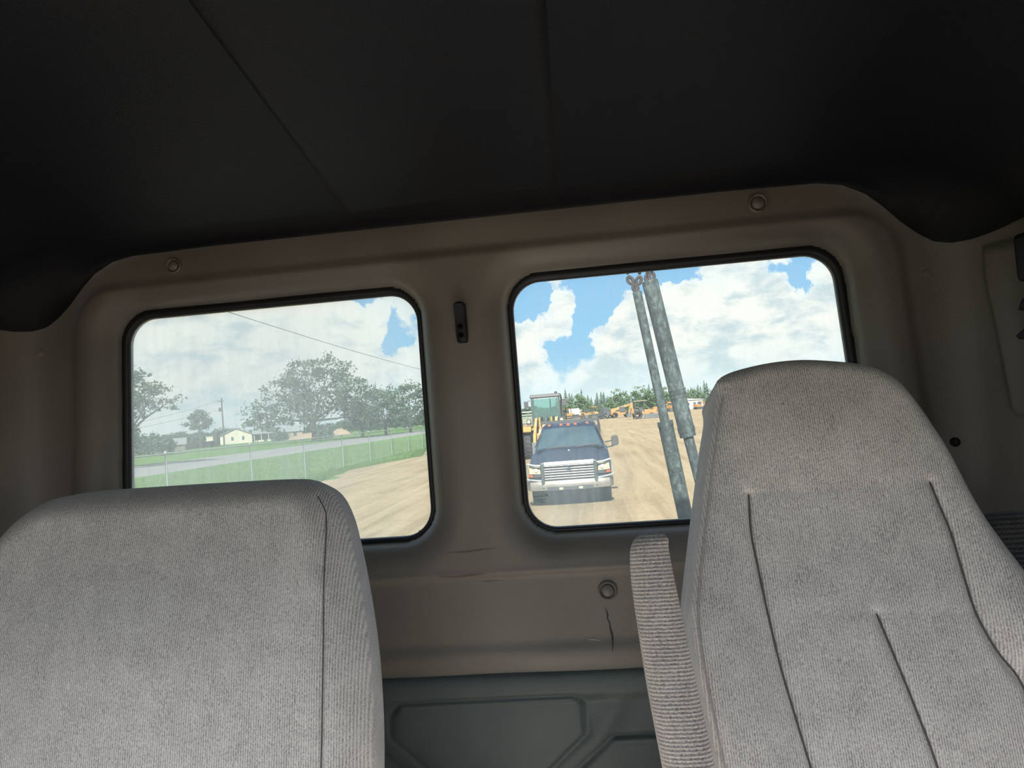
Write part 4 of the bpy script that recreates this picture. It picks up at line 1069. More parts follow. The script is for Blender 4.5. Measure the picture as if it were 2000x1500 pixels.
def pickup():
    b = at(1117, 990, 17.85)
    t = thing('pickup_truck', 'dark blue pickup truck with chrome grille and brush guard facing the cab', 'truck', (b.x, 17.85, 0))
    mir = lambda h: h+[(-x, z) for x, z in h[::-1] if x != 0]
    # front clip: fenders and inner body
    def sec(y, half): return [(x, y, z) for x, z in mir(half)]
    m = MB()
    m.loft([sec(.17, [(0, 1.06), (.55, 1.05), (.80, 1.03), (.95, .97), (.985, .85), (.985, .60), (.92, .50), (.0, .50)]),
            sec(.45, [(0, 1.14), (.55, 1.12), (.82, 1.09), (.97, 1.02), (1.01, .88), (1.01, .60), (.95, .48), (.0, .48)]),
            sec(.95, [(0, 1.24), (.55, 1.21), (.82, 1.17), (.985, 1.10), (1.02, .95), (1.02, .86), (.97, .80), (.0, .80)]),
            sec(1.45, [(0, 1.32), (.55, 1.30), (.84, 1.25), (.985, 1.18), (1.02, 1.0), (1.02, .55), (.97, .45), (.0, .45)])])
    m.build('fenders', 'navy_paint', t, True)
    m = MB()
    m.loft([[(x, y, z) for x, z in mir([(0, zc+.012), (.28, zc+.012), (.36, zc+.030), (.52, zc+.018), (.70, zc-.028), (.71, zc-.06), (0, zc-.06)])] for y, zc in ((.14, 1.075), (.30, 1.115), (.60, 1.185), (1.0, 1.262), (1.40, 1.325))])
    hd = m.build('hood', 'navy_paint', t, True)
    m = MB(); m.box((-.022, .022), (.98, 1.10), (1.275, 1.305)); m.build('washer_nozzle', 'white_paint', hd, bevel=.006)
    # lower cab with doors
    m = MB()
    m.loft([sec(1.44, [(0, 1.30), (.86, 1.26), (.99, 1.18), (1.02, 1.0), (1.02, .50), (0, .50)]), sec(3.25, [(0, 1.32), (.88, 1.30), (1.0, 1.22), (1.02, 1.0), (1.02, .50), (0, .50)])])
    m.build('cab_body', 'navy_paint', t, True)
    # greenhouse
    m = MB()
    base = [(-.90, 1.42, 1.29), (-.60, 1.30, 1.315), (0, 1.24, 1.325), (.60, 1.30, 1.315), (.90, 1.42, 1.29), (.93, 3.2, 1.30), (-.93, 3.2, 1.30)]
    topz = [(-.68, 2.12, 1.855), (-.45, 2.04, 1.872), (0, 2.01, 1.878), (.45, 2.04, 1.872), (.68, 2.12, 1.855), (.72, 3.12, 1.86), (-.72, 3.12, 1.86)]
    m.loft([base, topz]); m.build('cab_frame', 'navy_paint', t)
    m = MB(); ro = [[(x*k, 2.05+(y-2.05)*(1 if i < 2 else .9)+(0 if i < 2 else .05), z) for (x, y, _), z in zip(topz, zz)] for i, (k, zz) in enumerate([(1.0, [1.85]*7), (1.01, [1.895]*7), (.93, [1.94]*7), (.7, [1.962]*7)])]
    roof = m.loft(ro).build('roof_panel', 'navy_paint', t, True)
    def off(p, q, k): return tuple(Vector(p).lerp(Vector(q), k)+Vector((0, -.012, .008)))
    g0 = [off(base[i], topz[i], .07) for i in range(5)]; g1 = [off(base[i], topz[i], .93) for i in range(5)]
    for g in (g0, g1):
        g[0] = (g[0][0]*.955, g[0][1], g[0][2]); g[4] = (g[4][0]*.955, g[4][1], g[4][2])
    ws = link('windshield', g0+g1, [(i, i+1, 6+i, 5+i) for i in range(4)], 'windshield_glass', t)
    for s in (-1, 1):
        gl = [(s*.925, 1.65, 1.36), (s*.94, 3.0, 1.36), (s*.76, 2.95, 1.82), (s*.735, 2.25, 1.82)]
        link('side_glass', gl, [(0, 1, 2, 3)], 'windshield_glass', t)
    for s in (-.55, .18):
        m = MB(); m.tube([(s, 1.24, 1.345), (s+.30, 1.26, 1.375), (s+.56, 1.285, 1.36)], .010, 6); m.tube([(s+.02, 1.265, 1.365), (s+.60, 1.33, 1.395)], .012, 6); m.build('wiper', 'machine_black', ws, True)
    for x in (-.50, -.19, 0, .19, .50):
        m = MB(); m.box((x-.045, x+.045), (2.00+abs(x)*.14, 2.12+abs(x)*.14), (1.89, 1.955), .012, .02); m.build('marker_lamp', 'amber_lens', roof, bevel=.006)
    # grille: chrome surround, bars, emblem
    m = MB()
    y0, y1 = .085, .17
    m.prism([(-.67, .60), (-.655, 1.02), (-.60, 1.085), (.60, 1.085), (.655, 1.02), (.67, .60), (.60, .60), (.585, 1.0), (-.585, 1.0), (-.60, .60)], y0, y1, 'y')
    gr = m.build('grille_surround', 'chrome', t, bevel=.008)
    m = MB(); m.box((-.60, .60), (.15, .18), (.58, 1.01)); m.build('grille_backing', 'undercarriage', t)
    for k in range(7):
        z = .620+k*.060; m = MB(); m.box((-.595, .595), (.095, .155), (z-.011, z+.011)); m.build('grille_bar', 'chrome', gr, bevel=.006)
    m = MB(); m.lathe([(.0001, -.012), (.8, -.010), (1.0, 0), (1.0, .03)], (0, 0, 0), 'y', 24); m.v = [(x*.085, y, z*.034) for x, y, z in m.v]
    m.build('emblem', 'navy_paint', gr, True, loc=(0, .092, .895))
    # headlamps, turn signals
    for s in (-1, 1):
        m = MB(); m.prism([(s*.69, .80), (s*.975, .82), (s*.965, .985), (s*.70, 1.01)], .12, .20, 'y'); hl = m.build('headlamp', 'lamp_lens', t, bevel=.015)
        m = MB(); m.prism([(s*.86, .735), (s*.985, .745), (s*.982, .812), (s*.90, .808)], .115, .22, 'y'); m.build('turn_signal', 'amber_lens', t, bevel=.01)
        m = MB(); m.prism([(s*.69, .735), (s*.85, .735), (s*.88, .80), (s*.69, .80)], .13, .2, 'y'); m.build('lamp_trim', 'undercarriage', t)
        m = MB(); m.lathe([(.055, .0), (.050, -.02), (.01, -.028), (.001, -.028)], (0, 0, 0), 'y', 16); m.build('bulb', 'white_paint', hl, True, loc=(s*.80, .118, .905))
    # bumper
    m = MB(); half = [(0, -.02), (.75, .0), (.95, .08), (1.04, .30)]
    pl = [(-x, y) for x, y in half[::-1][:-1]]+half
    m.loft([[(x, y+dy, z) for dy, z in ((0, .42), (-.02, .50), (-.015, .585), (.02, .64), (.06, .64), (.06, .42))] for x, y in pl])
    bp = m.build('bumper', 'dull_chrome', t, True)
    m = MB(); m.box((-.55, .55), (-.035, .05), (.405, .50)); m.build('bumper_opening', 'undercarriage', t, bevel=.01)
    for x in (-.215, .255):
        m = MB(); m.box((x-.05, x+.05), (-.055, -.02), (.415, .475)); m.build('fog_lamp', 'lamp_lens', bp, bevel=.012)
    # brush guard
    for s in (-1, 1):
        m = MB(); m.box((s*.635-.042, s*.635+.042), (-.02, .055), (.46, 1.075)); m.build('guard_upright', 'guard_grey', t, bevel=.014)
        m = MB(); m.tube([(s*.65, .02, 1.015), (s*.85, .03, 1.035), (s*.99, .06, 1.07), (s*1.025, .09, 1.02), (s*1.035, .10, .82), (s*1.06, .10, .735), (s*1.03, .07, .70), (s*.85, .03, .672), (s*.65, .02, .650)], .022, 8)
        m.build('guard_hoop', 'guard_tube', t, True)
    m = MB(); m.tube([(-.62, .015, 1.02), (.62, .015, 1.02)], .020, 8); m.tube([(-.62, .015, .60), (.62, .015, .60)], .020, 8); m.build('guard_crossbar', 'guard_tube', t, True)
    # mirror on the far arm
    m = MB(); m.tube([(.93, 1.75, 1.40), (1.12, 1.72, 1.425)], .018, 6); m.tube([(.95, 1.72, 1.26), (1.14, 1.72, 1.29)], .018, 6); m.build('mirror_arm', 'machine_black', t, True)
    m = MB(); m.prism([(1.10, 1.28), (1.25, 1.30), (1.285, 1.34), (1.275, 1.52), (1.235, 1.565), (1.14, 1.56), (1.10, 1.51)], 1.66, 1.76, 'y'); m.build('mirror_head', 'machine_black', t, bevel=.02)
    # underneath
    m = MB(); m.box((-.55, .55), (.30, 3.1), (.36, .52)); m.tube([(-.85, .98, .40), (.85, .98, .40)], .075, 10); m.tube([(-.15, .98, .40), (.12, .98, .40)], .15, 10); m.tube([(-.5, .35, .36), (.5, .30, .33)], .03, 6); m.build('axle', 'undercarriage', t)
    for x in (-.84, .84): wheel(t, x, .98, .405, .28, 'dull_chrome', 26)
    for x in (-.80, .80): wheel(t, x, 4.5, .405, .50, 'dull_chrome', 26)
    # flat bed and headboard
    m = MB(); m.box((-.98, .98), (3.42, 6.6), (.98, 1.08)); m.build('flatbed', 'machine_black', t, bevel=.01)
    m = MB(); m.tube([(-.80, 3.40, 1.05), (-.80, 3.40, 1.985), (.80, 3.40, 1.985), (.80, 3.40, 1.05)], .032, 6); hb = m.build('headboard_frame', 'machine_black', t)
    for k in range(4):
        z = 1.45+k*.11; m = MB(); m.box((-.78, .78), (3.39, 3.41), (z, z+.05)); m.build('headboard_slat', 'machine_black', hb)
    m = MB(); m.box((-.80, .80), (3.37, 3.43), (1.94, 2.03)); m.build('headboard_rail', 'machine_black', hb)
    m = MB(); m.tube([(.84, 3.45, 1.05), (.84, 3.45, 1.80), (.79, 3.45, 2.12)], .022, 6); m.build('stake', 'machine_black', t)
pickup()

def wheel_loader():
    y = 37.5; b = gnd(1066, y)
    t = thing('wheel_loader', 'yellow wheel loader with a tall glazed cab standing behind the pickup', 'loader', (b.x, y, 0))
    for x in (-1.06, 1.06):
        for yy in (0, 3.1): wheel(t, x, yy, .74, .58, 'machine_yellow', 22, .5)
    m = MB(); m.box((-.55, .55), (-.6, 1.0), (.55, 1.25)); m.box((-.42, .42), (-.35, .5), (1.2, 1.62), .08, .1); m.build('front_frame', 'machine_yellow', t, bevel=.03)
    m = MB(); m.box((-.72, .72), (1.5, 4.6), (.8, 1.35)); m.build('rear_frame', 'machine_black', t, bevel=.03)
    m = MB(); m.prism([(2.45, 1.35), (4.75, 1.30), (4.75, 1.75), (4.5, 2.02), (2.45, 2.12)], -.74, .74, 'x'); m.build('engine_hood', 'machine_yellow', t, bevel=.06)
    for s in (-1, 1):
        m = MB(); m.prism([(-.85, 1.40), (-.55, 1.62), (.50, 1.66), (.9, 1.58), (.9, 1.50), (.45, 1.56), (-.5, 1.52), (-.80, 1.34)], s*1.06-.34, s*1.06+.34, 'x'); m.build('front_fender', 'machine_yellow', t, bevel=.015)
        m = MB(); m.prism([(2.2, 1.40), (2.5, 1.62), (3.6, 1.66), (4.0, 1.35), (3.92, 1.30), (3.55, 1.56), (2.55, 1.52), (2.25, 1.34)], s*1.06-.34, s*1.06+.34, 'x'); m.build('rear_fender', 'machine_yellow', t, bevel=.015)
        m = MB(); m.prism([(.45, 2.02), (.65, 1.90), (-1.1, .95), (-1.95, .35), (-2.1, .50), (-1.3, 1.25)], s*.52-.07, s*.52+.07, 'x'); m.build('lift_arm', 'machine_yellow', t, bevel=.02)
        m = MB(); m.tube([(s*.34, .35, 1.25), (s*.34, -.55, 1.05)], .07, 8); m.tube([(s*.34, -.55, 1.05), (s*.34, -1.15, .92)], .04, 8); m.build('lift_cylinder', 'machine_black', t, True)
        m = MB(); m.tube([(s*.30, -.25, 1.4), (s*.30, -.25, 2.05)], .05, 8); m.build('tower_post', 'machine_yellow', t)
        m = MB(); m.tube([(s*.78, .62, 2.92), (s*.98, .55, 2.88), (s*.98, .55, 2.5)], .018, 6); m.box((s*.98-.11, s*.98+.11), (.50, .56), (2.55, 2.90)); m.build('mirror', 'machine_black', t)
        m = MB(); m.lathe([(.085, .08), (.08, -.02), (.06, -.035), (.001, -.035)], (s*.82, -.55, 1.86), 'y', 14); m.build('headlamp', 'lamp_lens', t, True)
        m = MB(); m.box((s*.82-.11, s*.82+.11), (-.54, -.40), (1.70, 1.98)); m.build('lamp_box', 'machine_black', t, bevel=.02)
        for x in (s*.45, s*.66):
            m = MB(); m.lathe([(.055, .06), (.05, -.01), (.001, -.02)], (x, .72, 3.02), 'y', 12); m.build('work_lamp', 'white_paint', t, True)
    m = MB(); m.tube([(0, .3, 1.95), (0, -.9, 1.55)], .085, 8); m.tube([(0, -.9, 1.55), (0, -1.4, 1.35)], .05, 8); m.build('tilt_cylinder', 'machine_black', t, True)
    m = MB(); m.prism([(-1.1, 1.75), (-1.35, 1.7), (-1.85, .75), (-1.6, .7)], -.10, .10, 'x'); m.build('tilt_lever', 'machine_yellow', t, bevel=.02)
    m = MB(); m.prism([(-1.95, .15), (-2.0, .85), (-2.12, .90), (-2.15, .15)], -.62, .62, 'x'); m.build('coupler', 'machine_grey', t, bevel=.015)
    # cab: corner posts, roof, panes
    fx, rx = .70, .76; yf, yr = .72, 2.35; zb, zt = 1.62, 3.06
    cf = None
    for s in (-1, 1):
        for yy, xx in ((yf, fx), (yr, rx)):
            m = MB(); m.box((s*xx-.045, s*xx+.045), (yy-.045, yy+.045), (zb, zt)); m.build('cab_post', 'machine_black', t, bevel=.01)
        m = MB(); m.add([(s*.71, .77, 1.75), (s*.76, 2.3, 1.75), (s*.76, 2.3, 3.0), (s*.71, .77, 3.0)], [(0, 1, 2, 3)]); m.build('side_pane', 'cab_glass', t)
    m = MB(); m.box((-.80, .80), (.62, 2.45), (3.06, 3.22), .04, .06); rf = m.build('cab_roof', 'machine_black', t, bevel=.03)
    m = MB(); m.lathe([(.07, 0), (.07, .10), (.04, .13), (.001, .13)], (.55, 1.2, 3.2), 'z', 12); m.build('beacon', 'machine_black', rf, True)
    m = MB(); m.box((-.66, .66), (.70, .72), (1.80, 2.98)); m.build('front_pane', 'cab_glass', t)
    m = MB(); m.box((-.70, .70), (.74, 2.3), (1.55, 1.78)); m.build('cab_base', 'machine_black', t, bevel=.02)
    m = MB(); m.box((.25, .60), (1.5, 1.7), (1.78, 2.55), .03); m.build('cab_seat', 'machine_black', t, bevel=.03)
    m = MB(); m.tube([(-.05, 1.0, 1.7), (-.05, 1.15, 2.05)], .05, 8); m.lathe([(.17, -.02), (.2, 0), (.17, .02)], (-.05, 1.17, 2.08), 'y', 16); m.build('steering_column', 'machine_black', t)
    m = MB(); m.box((.12, .20), (2.30, 2.36), (1.78, 3.0)); m.box((-.7, .7), (2.30, 2.36), (1.78, 2.0)); m.build('rear_frame_bar', 'machine_black', t)
    m = MB(); m.tube([(.86, .95, 1.55), (1.0, 1.0, 2.45), (1.0, 1.5, 2.45), (.98, 1.6, 1.5)], .022, 6); m.tube([(.93, .97, 2.0), (.99, 1.55, 2.0)], .02, 6); m.build('handrail', 'machine_black', t)
    m = MB(); m.tube([(.62, 3.2, 2.05), (.62, 3.2, 2.75), (.62, 3.3, 2.85)], .06, 10); m.build('exhaust', 'machine_black', t, True)
wheel_loader()

# ---- machines far down the yard
def tracks(t, L, w, h, xs, mat='machine_black'):
    for x in xs:
        m = MB(); m.prism([(-L/2+h*.4, 0), (L/2-h*.4, 0), (L/2, h*.45), (L/2-h*.3, h), (-L/2+h*.3, h), (-L/2, h*.45)], x-w/2, x+w/2, 'x'); m.build('track', mat, t, bevel=.05)
def crawler_dozer(name, label, pxx, y, rz, paint='machine_yellow', canopy=True):
    b = gnd(pxx, y); t = thing(name, label, 'machine', (b.x, y, 0), rz)
    tracks(t, 2.7, .45, .85, (-.75, .75))
    m = MB(); m.prism([(-1.3, .6), (.9, .6), (.9, 1.55), (-1.1, 1.45), (-1.35, 1.2)], -.5, .5, 'x'); m.build('body', paint, t, bevel=.06)
    m = MB(); m.prism([(-2.0, .05), (-1.86, .05), (-1.80, .5), (-1.95, 1.05), (-2.08, 1.05), (-1.95, .5)], -1.4, 1.4, 'x'); m.build('blade', paint if not canopy else 'machine_grey', t, bevel=.03)
    for s in (-1, 1):
        m = MB(); m.box((s*1.0-.07, s*1.0+.07), (-1.9, .2), (.35, .52)); m.build('push_arm', paint, t)
        if canopy:
            for yy in (-.1, .95): m = MB(); m.box((s*.55-.05, s*.55+.05), (yy-.05, yy+.05), (1.4, 2.55)); m.build('canopy_post', 'machine_black', t)
    if canopy: m = MB(); m.box((-.7, .7), (-.35, 1.2), (2.5, 2.64)); m.build('canopy_roof', paint, t, bevel=.04)
    m = MB(); m.box((-.25, .25), (.2, .7), (1.4, 1.95)); m.build('operator_seat', 'machine_black', t, bevel=.05)
    m = MB(); m.tube([(.25, -.7, 1.4), (.25, -.7, 2.2)], .05, 8); m.build('exhaust', 'machine_black', t)
    return t
crawler_dozer('crawler_dozer', 'small yellow crawler machine, leftmost beyond the loader cab', 1113, 190, .9)
crawler_dozer('crawler_dozer', 'yellow crawler with open canopy beside the black mast', 1162, 165, .4)
def small_loader(label, pxx, y, rz):
    b = gnd(pxx, y); t = thing('skid_loader', label, 'machine', (b.x, y, 0), rz)
    for x in (-.75, .75):
        for yy in (-.6, .7): wheel(t, x, yy, .42, .32, 'machine_yellow', 0)
    m = MB(); m.box((-.6, .6), (-.9, 1.3), (.45, 1.25)); m.build('body', 'machine_yellow', t, bevel=.05)
    m = MB(); m.box((-.5, .5), (-.6, .7), (1.25, 2.1), .06, .06); m.build('cab', 'machine_black', t, bevel=.05)
    for s in (-1, 1): m = MB(); m.prism([(1.2, 1.5), (1.2, 1.75), (-.9, 1.45), (-1.6, .5), (-1.45, .45), (-.8, 1.2)], s*.72-.07, s*.72+.07, 'x'); m.build('lift_arm', 'machine_yellow', t)
    m = MB(); m.prism([(-1.5, .05), (-1.5, .8), (-1.62, .85), (-1.8, .25), (-2.5, .10), (-2.5, .05)], -1.05, 1.05, 'x'); m.build('bucket', 'machine_grey', t)
small_loader('yellow loader with a grey bucket beyond the flatbed headboard', 1144, 175, .5)
def box_truck(label, pxx, y, rz):
    b = gnd(pxx, y); t = thing('box_truck', label, 'truck', (b.x, y, 0), rz)
    m = MB(); m.box((-2.2, .6), (-1.1, 1.1), (.75, 2.6)); m.build('cargo_box', 'white_paint', t, bevel=.04)
    m = MB(); m.prism([(.65, .55), (2.1, .55), (2.1, 1.15), (1.85, 1.3), (1.4, 2.1), (.65, 2.1)], -1.0, 1.0, 'y'); m.build('cab', 'white_paint', t, bevel=.05)
    m = MB(); m.prism([(.85, 1.35), (1.55, 1.35), (1.3, 1.95), (.85, 1.95)], -1.02, 1.02, 'y'); m.build('cab_window', 'window_dark', t)
    for x in (-1.3, 1.5):
        for s in (-1, 1): tyre_mb(.42, .28).build('tyre', 'tyre', t, True, loc=(x, s*.9, .42), rot=(0, 0, math.pi/2))
box_truck('white box truck parked between the yellow machines', 1127, 195, .25)
def lift_truck():
    y = 150; b = gnd(1182, y); t = thing('lift_truck', 'dark lift truck with a tall black mast', 'machine', (b.x, y, 0), .5)
    for s in (-1, 1):
        m = MB(); m.box((-1.15, -.95), (s*.4-.08, s*.4+.08), (.1, 3.3)); m.build('mast_rail', 'machine_black', t)
        m = MB(); m.box((-2.1, -1.15), (s*.3-.06, s*.3+.06), (.25, .33)); m.build('fork', 'machine_grey', t)
        for x in (-.7, .9): tyre_mb(.42, .3).build('tyre', 'tyre', t, True, loc=(x, s*.6, .42), rot=(0, 0, math.pi/2))
    for z in (.5, 1.6, 3.2): m = MB(); m.box((-1.12, -.98), (-.4, .4), (z, z+.12)); m.build('mast_crossbar', 'machine_black', t)
    m = MB(); m.prism([(-.9, .4), (1.3, .4), (1.45, 1.0), (1.2, 1.35), (.3, 1.35), (.2, .8), (-.9, .8)], -.55, .55, 'y'); m.build('body', 'machine_grey', t, bevel=.05)
    m = MB(); m.prism([(-.5, .8), (-.3, 2.2), (.7, 2.25), (.95, 1.35)], -.5, .5, 'y'); m.build('cab_glazing', 'window_dark', t, bevel=.05)
lift_truck()
def telehandler():
    y = 150; b = gnd(1213, y); t = thing('telehandler', 'orange telehandler with its boom rising to the right', 'machine', (b.x, y, 0), .15)
    for x in (-1.25, 1.35):
        for s in (-1, 1):
            ty = tyre_mb(.58, .4).build('tyre', 'tyre', t, True, loc=(x, s*.9, .58), rot=(0, 0, math.pi/2))
    m = MB(); m.prism([(-2.0, .6), (1.9, .6), (1.9, 1.0), (.6, 1.15), (-1.1, 1.25), (-2.0, 1.35)], -.7, .7, 'y'); m.build('chassis', 'machine_orange', t, bevel=.05)
    m = MB(); m.prism([(-2.0, 1.35), (-1.9, 1.75), (2.4, 2.75), (2.5, 2.45), (-.5, 1.55)], -.22, .22, 'y'); m.build('boom', 'machine_orange', t, bevel=.04)
    m = MB(); m.prism([(2.35, 2.75), (2.65, 2.8), (2.55, 1.6), (2.4, 1.6)], -.25, .25, 'y'); m.build('boom_head', 'machine_grey', t, bevel=.03)
    m = MB(); m.prism([(-.3, 1.1), (.9, 1.1), (.7, 2.15), (-.2, 2.15)], -.85, -.25, 'y'); m.build('cab', 'window_dark', t, bevel=.05)
    m = MB(); m.box((-1.9, -1.1), (-.72, .72), (1.0, 1.5)); m.build('engine_cover', 'machine_orange', t, bevel=.05)
telehandler()
def backhoe():
    y = 122; b = gnd(1258, y); t = thing('backhoe_loader', 'orange backhoe loader with open canopy and wide grey bucket, left of the pipes', 'machine', (b.x, y, 0), .1)
    for x, r in ((-1.0, .70), (1.15, .45)):
        for s in (-1, 1): tyre_mb(r, .4).build('tyre', 'tyre', t, True, loc=(x, s*.85, r), rot=(0, 0, math.pi/2))
    m = MB(); m.prism([(-1.6, .7), (2.0, .6), (2.0, 1.3), (.3, 1.45), (-.2, 1.1), (-1.6, 1.1)], -.5, .5, 'y'); m.build('body', 'machine_orange', t, bevel=.05)
    for x in (-1.35, .05):
        for s in (-1, 1): m = MB(); m.box((x-.05, x+.05), (s*.62-.05, s*.62+.05), (1.1, 2.85)); m.build('canopy_post', 'machine_black', t)
    m = MB(); m.box((-1.6, .55), (-.8, .8), (2.82, 2.95)); m.build('canopy_roof', 'tan_wall', t, bevel=.04)
    m = MB(); m.prism([(-1.55, .9), (-1.75, .9), (-2.1, 2.55), (-1.85, 2.75), (-1.7, 2.5)], -.16, .16, 'y'); m.build('boom', 'machine_orange', t, bevel=.03)
    m = MB(); m.prism([(-1.95, 2.75), (-1.75, 2.6), (-2.25, 1.0), (-2.45, 1.05)], -.13, .13, 'y'); m.build('dipper', 'machine_orange', t, bevel=.03)
    m = MB(); m.prism([(-2.15, 1.0), (-2.6, 1.0), (-2.75, .45), (-2.3, .3), (-2.05, .55)], -.35, .35, 'y'); m.build('digging_bucket', 'machine_grey', t, bevel=.03)
    for s in (-1, 1):
        m = MB(); m.tube([(-1.5, s*.5, 1.0), (-1.55, s*.95, .1)], .08, 6); m.build('stabiliser', 'machine_orange', t)
        m = MB(); m.prism([(.9, 1.25), (.95, 1.0), (2.2, .9), (2.9, 1.6), (3.05, 1.5), (2.4, .65), (.9, .8)], s*.62-.08, s*.62+.08, 'y'); m.build('lift_arm', 'machine_orange', t)
    m = MB(); m.prism([(-.3, .02), (2.5, .02), (2.6, .40), (2.5, .75), (-.3, .75)], -2.0, -1.85, 'y'); bu = m.build('loader_bucket', 'machine_grey', t, bevel=.03)
    m = MB(); m.box((-.3, 2.5), (-2.6, -1.85), (.02, .10)); m.build('bucket_floor', 'machine_grey', bu)
    m = MB(); m.box((-.7, -.2), (-.25, .25), (1.1, 1.8)); m.build('operator_seat', 'machine_black', t, bevel=.05)
backhoe()
def boom_machine(label, pxx, y, rz, s=1.0):
    b = gnd(pxx, y); t = thing('excavator', label, 'machine', (b.x, y, 0), rz); t.scale = (s, s, s)
    tracks(t, 2.6, .45, .7, (-.8, .8))
    m = MB(); m.prism([(-.9, .75), (1.3, .75), (1.35, 1.5), (.2, 1.6), (-.9, 1.2)], -.85, .85, 'x'); m.build('house', 'machine_orange', t, bevel=.06)
    m = MB(); m.box((-.8, -.1), (-.8, .4), (1.1, 2.3), .06, .06); m.build('cab', 'window_dark', t, bevel=.05)
    m = MB(); m.prism([(-.7, 1.0), (-2.0, 2.5), (-3.0, 2.2), (-2.9, 2.0), (-2.0, 2.15), (-.9, .9)], .05, .35, 'x'); m.build('boom', 'machine_orange', t, bevel=.03)
    m = MB(); m.prism([(-2.85, 2.3), (-3.1, 2.1), (-2.7, .9), (-2.5, .95)], .08, .32, 'x'); m.build('stick', 'machine_orange', t)
    m = MB(); m.prism([(-2.5, 1.0), (-2.8, .95), (-2.9, .4), (-2.4, .3), (-2.2, .6)], -.15, .55, 'x'); m.build('digging_bucket', 'machine_grey', t)
boom_machine('orange digging machine seen just left of the pipes at the tree line', 1291, 170, 1.2)
boom_machine('orange digging machine glimpsed in the gap between the two pipes', 1316, 185, .6)
def site_office():
    y = 205; b = gnd(1352, y); t = thing('site_building', 'long white low building between the pipes and the driver seat', 'building', (b.x, y, 0))
    m = MB(); m.box((-3.2, 3.0), (-1.5, 1.5), (0, 2.5)); m.build('wall', 'white_paint', t)
    m = MB(); m.prism([(-3.4, 2.5), (3.2, 2.35), (3.2, 2.5), (-3.4, 3.1)], -1.8, 1.8, 'y'); m.build('roof', 'white_paint', t)
    for x in (-2.3, -.9, .8): m = MB(); m.box((x-.35, x+.35), (-1.53, -1.48), (1.0, 1.8)); f = m.build('window', 'window_dark', t)
    m = MB(); m.box((1.7, 2.5), (-1.53, -1.48), (.05, 2.0)); m.build('door', 'tan_wall', t)
site_office()
boom_machine('orange digging machine at the far end of the white building', 1366, 190, 2.2, .8)
def stock_trailer():
    y = 120; b = gnd(1030, y); t = thing('stock_trailer', 'pale green slatted trailer at the left edge of the right window', 'trailer', (b.x, y, 0), .2)
    m = MB(); m.box((-1.0, 1.0), (-.8, 2.6), (.5, .65)); m.build('floor', 'machine_grey', t)
    for s in (-1, 1):
        for k in range(4): m = MB(); m.box((s*.98-.03, s*.98+.03), (-.8, 2.6), (.7+k*.40, .95+k*.40)); m.build('slat', 'pale_green_paint', t)
        tyre_mb(.36, .24).build('tyre', 'tyre', t, True, loc=(s*1.1, 1.2, .36))
    for k in range(4): m = MB(); m.box((-.98, .98), (-.83, -.77), (.7+k*.40, .95+k*.40)); m.build('slat', 'pale_green_paint', t)
    for x in (-.97, 0, .97): m = MB(); m.box((x-.05, x+.05), (-.86, -.76), (.55, 2.55)); m.build('post', 'machine_grey', t)
    m = MB(); m.box((-1.1, 1.1), (-.95, 2.7), (2.4, 2.58)); m.build('roof', 'white_paint', t, bevel=.04)
stock_trailer()

# ================================================================== BEYOND THE ROAD
def house():
    y = 217; b = gnd(459, y); t = thing('house', 'cream gabled house with a porch beyond the road', 'house', (b.x, y, 0), .42)
    # gable end faces the road (-y), ridge runs back
    m = MB(); m.prism([(-4.6, 0), (4.6, 0), (4.6, 2.6), (0, 4.5), (-4.6, 2.6)], 0, 9, 'y'); w = m.build('wall', 'cream_siding', t)
    m = MB(); m.prism([(-5.1, 2.42), (0, 4.62), (5.1, 2.42), (5.1, 2.62), (0, 4.85), (-5.1, 2.62)], -.4, 9.3, 'y'); m.build('roof', 'roof_shingle', t)
    for x in (-1.1, 2.0):
        m = MB(); m.box((x-.42, x+.42), (-.06, .04), (1.0, 2.2)); f = m.build('window', 'white_paint', t)
        m = MB(); m.box((x-.33, x+.33), (-.09, -.05), (1.08, 2.12)); m.build('pane', 'window_dark', f)
    # porch wing to the right
    m = MB(); m.box((4.6, 13.5), (2.2, 8), (0, 2.5)); m.build('wing_wall', 'cream_siding', t)
    m = MB(); m.prism([(-.1, 2.35), (4.5, 3.9), (8.4, 2.4), (8.4, 2.55), (4.5, 4.1), (-.1, 2.5)], 4.6, 14.0, 'x'); m.build('wing_roof', 'roof_shingle', t)
    for x in (5.2, 7.3, 9.4, 11.5, 13.6): m = MB(); m.box((x-.09, x+.09), (.1, .28), (0, 2.4)); m.build('porch_post', 'white_paint', t)
    for x in (6.3, 10.3): m = MB(); m.box((x-.5, x+.5), (2.12, 2.22), (.9, 2.1)); m.build('window', 'window_dark', t)
    m = MB(); m.box((8.0, 8.9), (2.12, 2.22), (0, 2.05)); m.build('door', 'window_dark', t)
house()
def shed(name, label, pxx, y, w, h, rh, wallm, roofm, rz=0.0, cat='building'):
    b = gnd(pxx, y); t = thing(name, label, cat, (b.x, y, 0), rz)
    m = MB(); m.box((-w/2, w/2), (-3, 3), (0, h)); m.build('wall', wallm, t)
    m = MB(); m.prism([(-3.4, h-.1), (0, h+rh), (3.4, h-.1), (3.4, h+.12), (0, h+rh+.22), (-3.4, h+.12)], -w/2-.4, w/2+.4, 'x'); m.build('roof', roofm, t)
    for k in range(2): m = MB(); x = -w/4+k*w/2; m.box((x-.5, x+.5), (-3.05, -2.98), (.9, h-.4)); m.build('window', 'window_dark', t)
shed('bungalow', 'low grey roofed bungalow at the left edge of the left window', 272, 150, 12, 1.5, 1.2, 'wood_fence', 'roof_shingle', .3)
shed('bungalow', 'low pale roofed bungalow under the reaching oak', 318, 165, 9, 1.4, 1.3, 'wood_fence', 'roof_shingle', .5)
